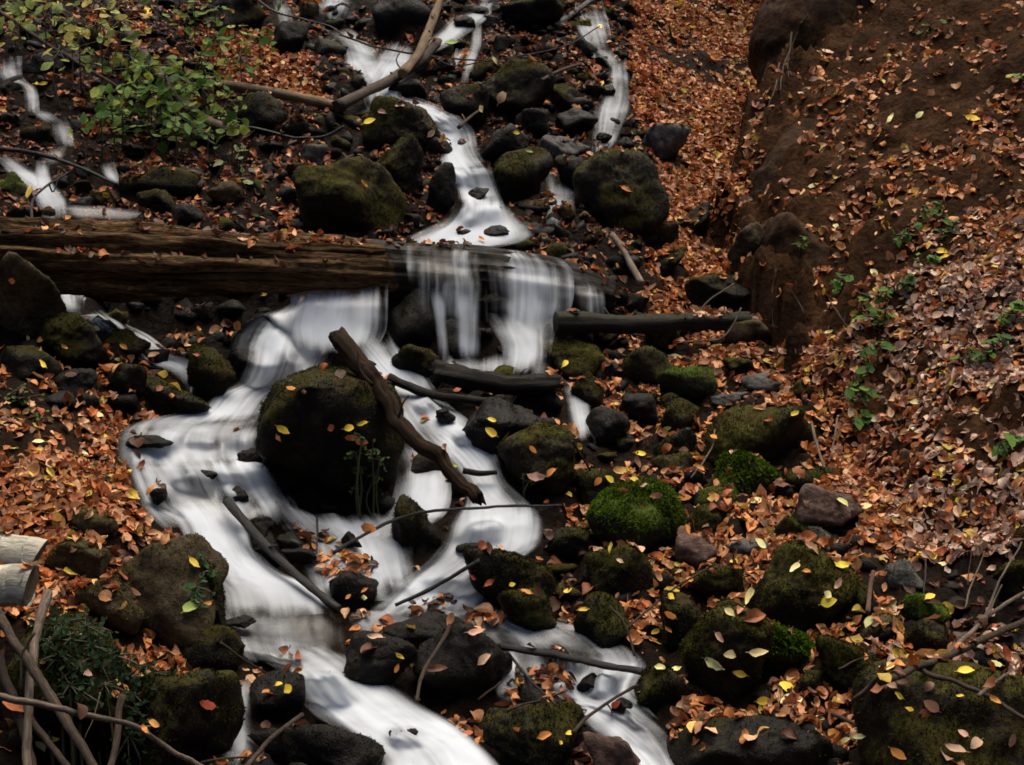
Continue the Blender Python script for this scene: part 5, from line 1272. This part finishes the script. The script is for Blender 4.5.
# the nearest of them are leaves of their own, the rest one litter
depth = LP[:, 1]
vis = (LQ[:, 0] > 4) & (LQ[:, 0] < 1020) & (LQ[:, 1] > 4) & (LQ[:, 1] < 761)
order = np.argsort(np.where(vis, -LL / depth, 9))
Y_, P_, O_, R_, T_, Br, Gr = (0.78, 0.54, 0.05), (0.80, 0.70, 0.30), (0.60, 0.24, 0.05), (0.36, 0.075, 0.03), (0.58, 0.35, 0.23), (0.16, 0.075, 0.04), (0.30, 0.38, 0.09)
CN = {Y_: 'yellow', P_: 'pale yellow', O_: 'orange', R_: 'rust red', T_: 'pinkish tan', Br: 'brown', Gr: 'yellow green'}
PICKED = {
 P_: [(716,664,24),(758,653,20),(730,655,15),(751,598,20),(730,613,12),(795,570,16),(828,595,12),(892,604,18),(884,613,11),(869,623,14),(887,667,16),(791,678,18),(786,700,14),(714,713,16),(843,744,18),(860,737,14),(995,664,12),(774,534,14),(865,512,14),(760,545,14),(884,547,12),(944,565,11),(819,720,12),(797,703,16),(719,498,10),(757,502,14),(842,503,14),(864,507,14),(918,403,14),(913,430,9),(940,449,9),(923,454,9),(993,388,12),(856,322,12),(866,320,9),(943,473,14),(966,488,12),(914,485,12),(861,483,14),(845,458,12),(829,333,9),(1016,477,12),(874,273,10),(891,119,12),(920,115,9),(814,186,10),(836,227,9),(675,671,16),(660,668,12),(364,598,8),(98,416,13),(67,458,14),(38,443,11),(84,454,10),(284,65,17),(481,109,10),(494,60,9),(600,27,10),(39,748,16),(116,516,14),(676,358,14),(96,329,9)],
 Y_: [(739,674,14),(753,583,12),(840,566,20),(829,602,16),(930,598,13),(898,653,13),(786,688,20),(797,689,14),(900,696,11),(911,710,10),(966,672,16),(960,697,8),(921,555,12),(977,552,12),(965,515,12),(836,702,14),(764,701,14),(795,414,9),(810,369,14),(878,416,9),(939,335,10),(960,500,9),(944,258,12),(973,119,14),(941,252,12),(641,455,11),(629,472,9),(609,479,10),(634,480,9),(592,533,14),(569,495,8),(634,606,11),(584,610,11),(567,592,10),(671,597,11),(655,632,9),(512,585,7),(400,656,10),(569,734,9),(561,743,6),(288,689,14),(279,685,9),(52,740,14),(194,564,14),(103,437,12),(38,452,13),(42,365,11),(283,430,14),(349,428,12),(362,424,11),(491,433,14),(492,421,9),(565,364,10),(370,122,12),(516,133,7),(148,13,12),(42,85,13),(19,134,9),(27,340,8)],
 O_: [(806,572,9),(834,734,16),(899,755,18),(996,701,14),(951,115,10),(973,191,10),(883,144,9),(871,134,9),(988,450,10),(923,337,9),(598,482,10),(607,545,10),(621,543,10),(714,438,9),(699,468,12),(685,498,14),(686,530,16),(670,615,12),(669,630,9),(691,581,10),(527,593,13),(396,669,9),(544,736,15),(364,591,8),(348,597,7),(114,695,16),(125,690,10),(154,725,12),(144,730,12),(206,606,12),(43,662,10),(115,685,14),(77,634,12),(65,347,8),(41,340,10),(12,281,9),(97,375,9),(34,383,10),(172,396,8),(124,347,9),(278,438,9),(291,389,10),(551,473,12),(533,450,9),(625,189,12),(364,184,9),(482,240,9),(78,100,9)],
 R_: [(658,610,14),(645,615,10),(683,677,9),(489,583,13),(474,578,9),(616,704,10),(206,705,18),(174,384,9),(84,413,9),(331,428,11),(197,356,8),(362,442,12),(352,438,12),(457,391,11),(425,418,9),(788,200,10)],
 T_: [(721,638,14),(701,719,20),(838,584,14),(976,744,18),(963,735,12),(954,750,22),(892,686,12),(828,52,11),(931,438,12),(643,486,8),(621,562,10),(484,660,16),(477,633,18),(375,638,16),(86,673,14),(536,477,20),(502,97,20),(431,134,9),(382,112,9),(400,106,9)],
 Br: [(929,687,16),(931,706,17),(1011,741,14),(904,683,14),(436,669,22),(71,375,11),(304,392,7),(130,289,7)],
 Gr: [(667,429,9),(191,608,20),(119,360,8),(454,466,9),(451,43,12),(529,152,8),(821,149,9),(117,111,12)],
}
_lv, _lf, _luv = leaf_grid(14, np.random.default_rng(3))
_lv[:, :, 2] *= 0.6
LEAF_MESH = []
for k in range(14):
    v = _lv[k]
    # short stalk at the base
    b = v[1]; stv = np.array([b + (0.012, 0, 0), b + (-0.012, 0, 0), b + (-0.01, -0.17, 0.03), b + (0.01, -0.17, 0.03)])
    o = mesh_obj('leaf_shape', np.concatenate([v, stv]), [_lf, np.array([[NA * NC, NA * NC + 1, NA * NC + 2, NA * NC + 3]])], M_LEAF, uv=np.concatenate([_luv, [[.5, 0]] * 4]))
    LEAF_MESH.append(o.data); bpy.data.objects.remove(o)
def ground_words(x, y):
    if x < 330 and y < 240: return 'in the shady brush of the upper left'
    if y < 260 and x < 700: return 'among the dark stones of the upper stream'
    if y < 235 and x >= 700: return 'on the bare soil of the upper right bank'
    if x > 800 and y < 345: return 'on the upper leafy part of the right bank'
    if x > 845 and y < 440: return 'halfway up the leafy right bank'
    if x > 840 and y < 580: return 'low on the leafy right bank above the dark hollow'
    if x > 860: return 'in the leaf drift round the forked branch'
    if x > 690 and y > 668: return 'in the yellow drift on the bottom rock face'
    if x > 690 and y > 520: return 'between the mossy stones above the moss mound'
    if x > 690: return 'in the leaves round the long mossy boulder'
    if x > 555 and y < 520: return 'on the leafy ledge right of the side spout'
    if x > 555: return 'in the wet gap beside the tall dark stone'
    if x < 230 and y < 400: return 'on the dark stones under the log at the left'
    if x < 230 and y < 560: return 'on the open left leaf bank'
    if x < 230: return 'on the ivy block in the lower left'
    return 'on the wet rocks amid the stream'
SHORT = {'boulder padded with bright green moss right of the stream': 'bright green mossy boulder', 'broad shoulder of bare earth highest on the lip of the soil bank': 'broad shoulder of the soil bank', 'bare red brown boulder at the foot of the leafy bank': 'bare red brown boulder', 'upright mossy boulder wearing a row of pale leaves': 'upright mossy boulder by the moss mound', 'large mossy boulder dotted with yellow leaves above the moss mound': 'large mossy boulder above the moss mound',
 'flat olive stone left of the round one above the forked branch': 'flat olive stone above the forked branch', 'dark rock islet with wet leaves at the foot of the black stick': 'dark islet under the black stick',
 'flat black boulder at the bottom edge between the two lower falls': 'flat black boulder between the lower falls', 'wet rock capped by a yellow leaf between two thin spills': 'wet rock between two thin spills',
 'olive brown boulder with a tilted flat face below the left leaf bank': 'olive brown boulder below the left bank', 'great black boulder with a mossy crown at the centre of the stream': 'great black central boulder',
 'wet black boulder with two yellow leaves left of the side spout': 'wet black boulder by the side spout', 'big dark block hung with ivy behind the bare sticks': 'ivy hung block', 'dark mossy boulder with two red leaves left of the upright black one': 'dark mossy boulder under the left trickle',
 'big mossy boulder with a pink leaf on its front': 'big mossy boulder below the side spout', 'dark mossy boulder with a red leaf right of the middle pool': 'dark mossy boulder by the middle pool', 'mossy block under the pile of orange leaves near the bottom left': 'mossy block near the bottom left',
 'rounded clod of earth low on the lip of the soil bank': 'rounded clod of the soil bank', 'big flat topped boulder in the lower right corner': 'big corner boulder', 'dark dripping boulder at the centre of the lower ledge': 'dark dripping boulder of the lower ledge',
 'olive mossy boulder holding a clump of red leaves high on the slope': 'olive mossy boulder high on the slope', 'mossy boulder with a yellow leaf where the upper chute bends': 'mossy boulder at the upper chute bend'}
entries = []
for c, lst in PICKED.items():
    for x, y, L in lst:
        p, n_, own = see(x, y, TREE_W)
        if own == 'water': p, n_, own = see(x, y, TREE_W)
        own = SHORT.get(own, own) if own in HOSTS else own
        place = 'on the ' + own if own in SHORT.values() or own in HOSTS else ('on the ' + own if own not in ('ground', 'water') and 'log' in own else ground_words(x, y))
        # own in HOSTS else ('on the ' + own if own not in ('ground', 'water') and 'log' in own else ground_words(x, y))
        entries.append((c, x, y, L, p, n_, place))
ORD = ['first', 'second', 'third', 'fourth', 'fifth', 'sixth', 'seventh', 'eighth', 'ninth', 'tenth', 'eleventh', 'twelfth']
NUM = ['', 'one', 'two', 'three', 'four', 'five', 'six', 'seven', 'eight', 'nine', 'ten', 'eleven', 'twelve']
from collections import defaultdict
by = defaultdict(list)
for e in entries: by[(CN[e[0]], e[6])].append(e)
irng = np.random.default_rng(77)
n_ind = 0
for (cn, place), es in by.items():
    es.sort(key=lambda e: e[1])
    for k, (c, x, y, L, p, n_, _) in enumerate(es):
        place_s = place
        room = 16 - (2 + len(cn.split()))
        if len(es) == 1: lab = f'{cn} leaf {place}'
        elif len(es) == 2: lab = f'{("left", "right")[k]} of two {cn} leaves {place}'
        elif k == 0: lab = f'leftmost {cn} leaf of {NUM[len(es)]} {place}'
        elif k == len(es) - 1: lab = f'rightmost {cn} leaf of {NUM[len(es)]} {place}'
        else: lab = f'{ORD[k]} {cn} leaf from left {place}'
        if len(lab.split()) > 16: print('LONG', lab)
        o = bpy.data.objects.new('fallen_leaf', LEAF_MESH[int(irng.integers(14))]); sc.collection.objects.link(o)
        size = min(L * 1.12 * p[1] / FPX, 0.105)
        v = (CAM - p) / np.linalg.norm(CAM - p)
        nn = n_ * 0.55 + v * 0.5 + np.array([0, 0, 0.4]) + irng.normal(size=3) * 0.16
        nn /= np.linalg.norm(nn)
        a = irng.normal(size=3); a = a - nn * (a @ nn)
        a = a + 0.6 * np.sign(a[0]) * (np.array([1.0, 0, 0]) - nn * nn[0]); a /= np.linalg.norm(a)
        xx = np.cross(a, nn)
        from mathutils import Matrix
        Mx = Matrix(((xx[0], a[0], nn[0]), (xx[1], a[1], nn[1]), (xx[2], a[2], nn[2])))
        o.rotation_euler = Mx.to_euler(); o.scale = (size, size, size)
        o.location = p + nn * 0.006 + v * 0.006
        cc = np.array(c) * irng.uniform(0.8, 1.15) * irng.uniform(0.93, 1.07, 3)
        o.color = (*cc, 1)
        tag(o, lab, 'leaf', 'single fallen leaves that stand out')
        n_ind += 1
# the nearest litter leaves, each a thing of its own, up to 300 leaves in all
heap = {}
LEFT_OVER = np.ones(len(LP), bool)
PILES = [(lambda x, y: x < 130 and 400 < y < 560, 'dry orange brown leaf in the open heap on the left bank', 'leaves heaped on the left bank'),
         (lambda x, y: 40 < x < 150 and 560 <= y < 660, 'tan leaf in the drift behind the ivy block', 'leaves in the drift behind the ivy block'),
         (lambda x, y: 130 < x < 230 and 630 < y < 720, 'orange leaf in the pile on the mossy block', 'leaves piled on the mossy block'),
         (lambda x, y: x > 880 and y > 630, 'brown leaf in the drift under the forked branch', 'leaves drifted under the forked branch'),
         (lambda x, y: 690 < x < 870 and y > 560, 'brown leaf caught between the mossy stones of the lower right', 'leaves between the lower right stones')]
for i in order:
    if n_ind >= 296: break
    x, y = LQ[i]
    for f, lab, grp in PILES:
        if f(x, y):
            d = Vector(LP[i] - CAM).normalized(); h_ = TREE.ray_cast(CAMV, d)[0]
            if h_ is not None and (h_ - CAMV).length < np.linalg.norm(LP[i] - CAM) - 0.06: break
            c0 = LP[i]
            o = mesh_obj('fallen_leaf', LV[i], LF, M_LITTER, uv=LUV, attrs={'Col': np.repeat(LC[i][None], NA * NC, 0)}, loc=c0)
            tag(o, lab, 'leaf', grp); LEFT_OVER[i] = False; n_ind += 1
            break
sel = np.where(LEFT_OVER)[0]
ns = len(sel)
lf = (LF[None] + (np.arange(ns) * NA * NC)[:, None, None]).reshape(-1, 4)
o = mesh_obj('leaf_litter', LV[sel].reshape(-1, 3), lf, M_LITTER, uv=np.tile(LUV, (ns, 1)), attrs={'Col': np.repeat(LC[sel], NA * NC, 0)})
tag(o, 'rust and tan beech leaf litter lying thick over the banks and stones', None, None, 'stuff')

# ------------------------------------------------------------------ plants
GREENS = np.array([(0.06, 0.13, 0.02), (0.10, 0.18, 0.03), (0.035, 0.085, 0.014), (0.16, 0.23, 0.05), (0.22, 0.26, 0.04)])
def plant(name, label, cat, centres, n, spread, size, cols, seed, stems=(), depth=0.05, up=0.5, group=None, flat=0.25):
    """leaves round the given photo spots (each a spot on the ground plus a lift), with thin stems down to the soil"""
    rng = np.random.default_rng(seed)
    pts, nr = [], []
    base = see(centres[0][0], centres[0][1])[0]
    root = bpy.data.objects.new(name, None); sc.collection.objects.link(root)
    root.location = base; root.empty_display_size = 0.05
    tag(root, label, cat, group)
    stemV, stemF, so = [], [], 0
    cap_l = []
    for cx, cy in centres:
        p, n_, own = see(cx, cy)
        toc = (CAM - p) / np.linalg.norm(CAM - p)
        c = p + toc * depth
        for _ in range(max(1, n // len(centres))):
            off = rng.normal(size=3) * spread * np.array([1, 0.6, 0.75])
            pts.append(c + off)
        # stem from the ground under the cluster
        g_ = c.copy() if len(centres) > 5 else base.copy(); g_[2] = min(gheight(g_[None, 0], g_[None, 1])[0], c[2]) - 0.02
        mid = (c + g_) / 2 + rng.normal(size=3) * 0.02
        V, F, cp, uv = tube(spline(np.array([g_, mid, c + (0, 0, spread * 0.6)]), 10), np.linspace(0.0055, 0.003, 10), 5)
        stemV, stemF, so = [V], [np.concatenate([F[:, [0, 1, 2]], F[:, [0, 2, 3]], cp])], len(V)
        for k in range(min(14, max(1, n // len(centres)))):
            e = pts[-1 - k]
            V, F, cp, uv = tube(spline(np.array([c + (0, 0, spread * 0.3), (c + e) / 2 + (0, 0, 0.01), e]), 5), np.linspace(0.0026, 0.0014, 5), 4)
            stemV.append(V); stemF.append(np.concatenate([F[:, [0, 1, 2]], F[:, [0, 2, 3]], cp]) + so); so += len(V)
        sv = np.concatenate(stemV) - base
        mesh_obj('stem', sv, np.concatenate(stemF), BARK['stem'], root, uv=np.zeros((len(sv), 2)))
    pts = np.array(pts); m = len(pts)
    V, F, uv = leaf_grid(m, rng); V[:, :, 2] *= 0.35
    nn = np.tile(np.array([0, -0.25, 1.0]), (m, 1)) * up + np.array([0, -0.35, 0]) * (1 - up)
    Fm = frames(nn / np.linalg.norm(nn, axis=1)[:, None], rng, flat)
    V = np.einsum('nvi,nij->nvj', V * (size * rng.uniform(0.6, 1.2, m))[:, None, None], Fm) + pts[:, None]
    col = np.asarray(cols)[rng.integers(len(cols), size=m)] * rng.uniform(0.7, 1.25, (m, 1))
    f = (F[None] + (np.arange(m) * NA * NC)[:, None, None]).reshape(-1, 4)
    mesh_obj('foliage', V.reshape(-1, 3) - base, f, M_GREEN, root, uv=np.tile(uv, (m, 1)), attrs={'Col': np.repeat(col, NA * NC, 0)})
    return root
YG = np.array([(0.28, 0.32, 0.08), (0.33, 0.34, 0.09), (0.17, 0.22, 0.06), (0.42, 0.36, 0.09)])
plant('shrub', 'leafy green shrub beside the leaning sapling in the upper left', 'shrub', [(150, 70), (140, 85), (165, 80), (185, 75), (120, 95), (160, 105), (180, 120), (200, 90), (130, 60), (175, 130), (190, 128), (110, 105), (200, 60), (150, 95), (170, 95), (230, 120), (240, 60), (260, 45), (100, 120), (215, 40)], 300, 0.08, 0.08, GREENS, 1, depth=0.4, up=0.3, flat=0.45)
plant('shrub', 'yellowing shrub with large leaves crossing the top left corner', 'shrub', [(20, 15), (45, 22), (70, 28), (95, 30), (10, 30), (80, 40), (60, 12), (100, 8), (30, 5), (60, 55), (110, 50), (120, 25)], 110, 0.09, 0.085, YG, 2, depth=0.45, up=0.3, flat=0.45)
plant('sapling', 'bright green sapling tuft at the top edge above the leaf patch', 'sapling', [(195, 6), (205, 20), (212, 24), (187, 18), (180, 5), (215, 12)], 34, 0.055, 0.07, GREENS[[1, 3, 3]], 3, depth=0.22)
plant('sapling', 'sapling with pale oval leaves in front of the pale pole', 'sapling', [(218, 95), (226, 108), (232, 105), (205, 75), (196, 90), (210, 82), (228, 95), (222, 118)], 32, 0.05, 0.065, np.concatenate([GREENS[[1, 3]], YG[:2]]), 4, depth=0.2)
plant('sapling', 'sparse sapling with pale round leaves above the fallen log', 'sapling', [(210, 137), (220, 148), (240, 145), (245, 150), (225, 165), (242, 162), (243, 185)], 18, 0.03, 0.055, np.array([(0.25, 0.32, 0.14), (0.3, 0.35, 0.17), (0.2, 0.28, 0.1)]), 5, depth=0.15)
plant('sapling', 'small dark leaved seedling low in the upper left brush', 'sapling', [(108, 108), (118, 120), (125, 135), (140, 128), (104, 100)], 26, 0.045, 0.055, GREENS[:3], 6, depth=0.12)
plant('seedling', 'three yellow green leaves on a twig right of the sapling tuft', 'seedling', [(231, 26), (243, 25), (257, 30)], 4, 0.012, 0.085, YG[:3], 7, depth=0.2)
sd = [((936, 208), 'dark seedling highest on the leafy part of the right bank'), ((948, 230), 'seedling just below the highest one on the right bank'), ((903, 236), 'lone low seedling on the bare soil of the right bank'),
      ((930, 262), 'broad leaved seedling above the middle of the right bank'), ((902, 285), 'seedling below the broad leaved one on the right bank'), ((877, 298), 'seedling at the head of the row down the right bank'), ((880, 316), 'seedling second in the row down the right bank'),
      ((842, 282), 'pale seedling left of the row on the bank toe'), ((870, 353), 'seedling near the lower end of the row down the right bank'), ((862, 375), 'small seedling at the lower end of the row down the right bank'), ((1012, 315), 'tall seedling at the right edge of the bank'),
      ((1000, 344), 'wide leaved seedling under the tall one at the right edge'), ((966, 360), 'low spreading seedling left of the wide leaved one'), ((1008, 444), 'seedling at the right edge above the dark hollow'), ((802, 245), 'tiny seedling on the crumbling soil bank'),
      ((930, 28), 'tiny sprig high on the bare soil of the right bank'), ((1021, 76), 'yellow green sprig at the upper right edge'), ((861, 395), 'low green shoots where the bank meets the stones'), ((862, 420), 'sprig of shoots behind the end of the long mossy boulder')]
for k, ((x, y), lb) in enumerate(sd):
    plant('seedling', lb, 'seedling', [(x, y), (x + 6, y - 5), (x - 8, y + 2)], 9 if 'tiny' not in lb else 6, 0.022 if 'wide' not in lb else 0.035, 0.062, GREENS[:3] if 'yellow' not in lb else YG, 20 + k, depth=0.07, group='seedlings on the right bank')
IV = np.array([(0.012, 0.03, 0.010), (0.02, 0.045, 0.015), (0.03, 0.06, 0.022)])
plant('ivy', 'dark ivy covering the big block behind the bare sticks', 'ivy', [(55, 630), (70, 640), (90, 650), (60, 660), (80, 670), (100, 665), (115, 660), (130, 680), (70, 690), (105, 690), (135, 700), (140, 720), (50, 645), (128, 740), (145, 680), (85, 630)], 900, 0.04, 0.022, IV * 0.7, 60, depth=0.015, up=0.25)
plant('ivy', 'ivy strand beside the olive boulder at the water edge', 'ivy', [(196, 590), (198, 602), (205, 575), (200, 560)], 30, 0.022, 0.035, IV * 2, 61, depth=0.02, up=0.3)
plant('creeper', 'small creeper with red leaves trailing down the central boulder', 'creeper', [(372, 452), (380, 462), (358, 470), (355, 455), (375, 478), (378, 492), (362, 440), (357, 490)], 90, 0.02, 0.02, np.array([(0.09, 0.16, 0.03), (0.14, 0.2, 0.05), (0.05, 0.1, 0.02)]), 62, depth=0.02, up=0.3)
plant('seedling', 'tiny green sprig on the big mossy boulder with the pink leaf', 'seedling', [(524, 477), (530, 481)], 10, 0.012, 0.022, GREENS, 63, depth=0.02)
plant('fern', 'low green shoots on the left bank below the mossy dome', 'plant', [(18, 392), (24, 402), (30, 415), (38, 422)], 26, 0.03, 0.03, np.array([(0.06, 0.09, 0.02), (0.1, 0.12, 0.03)]), 64, depth=0.03)
plant('ivy', 'dark sprigs on the left bank edge beside the cascade', 'plant', [(105, 483), (112, 490), (98, 478)], 24, 0.022, 0.028, IV * 1.8, 65, depth=0.02)
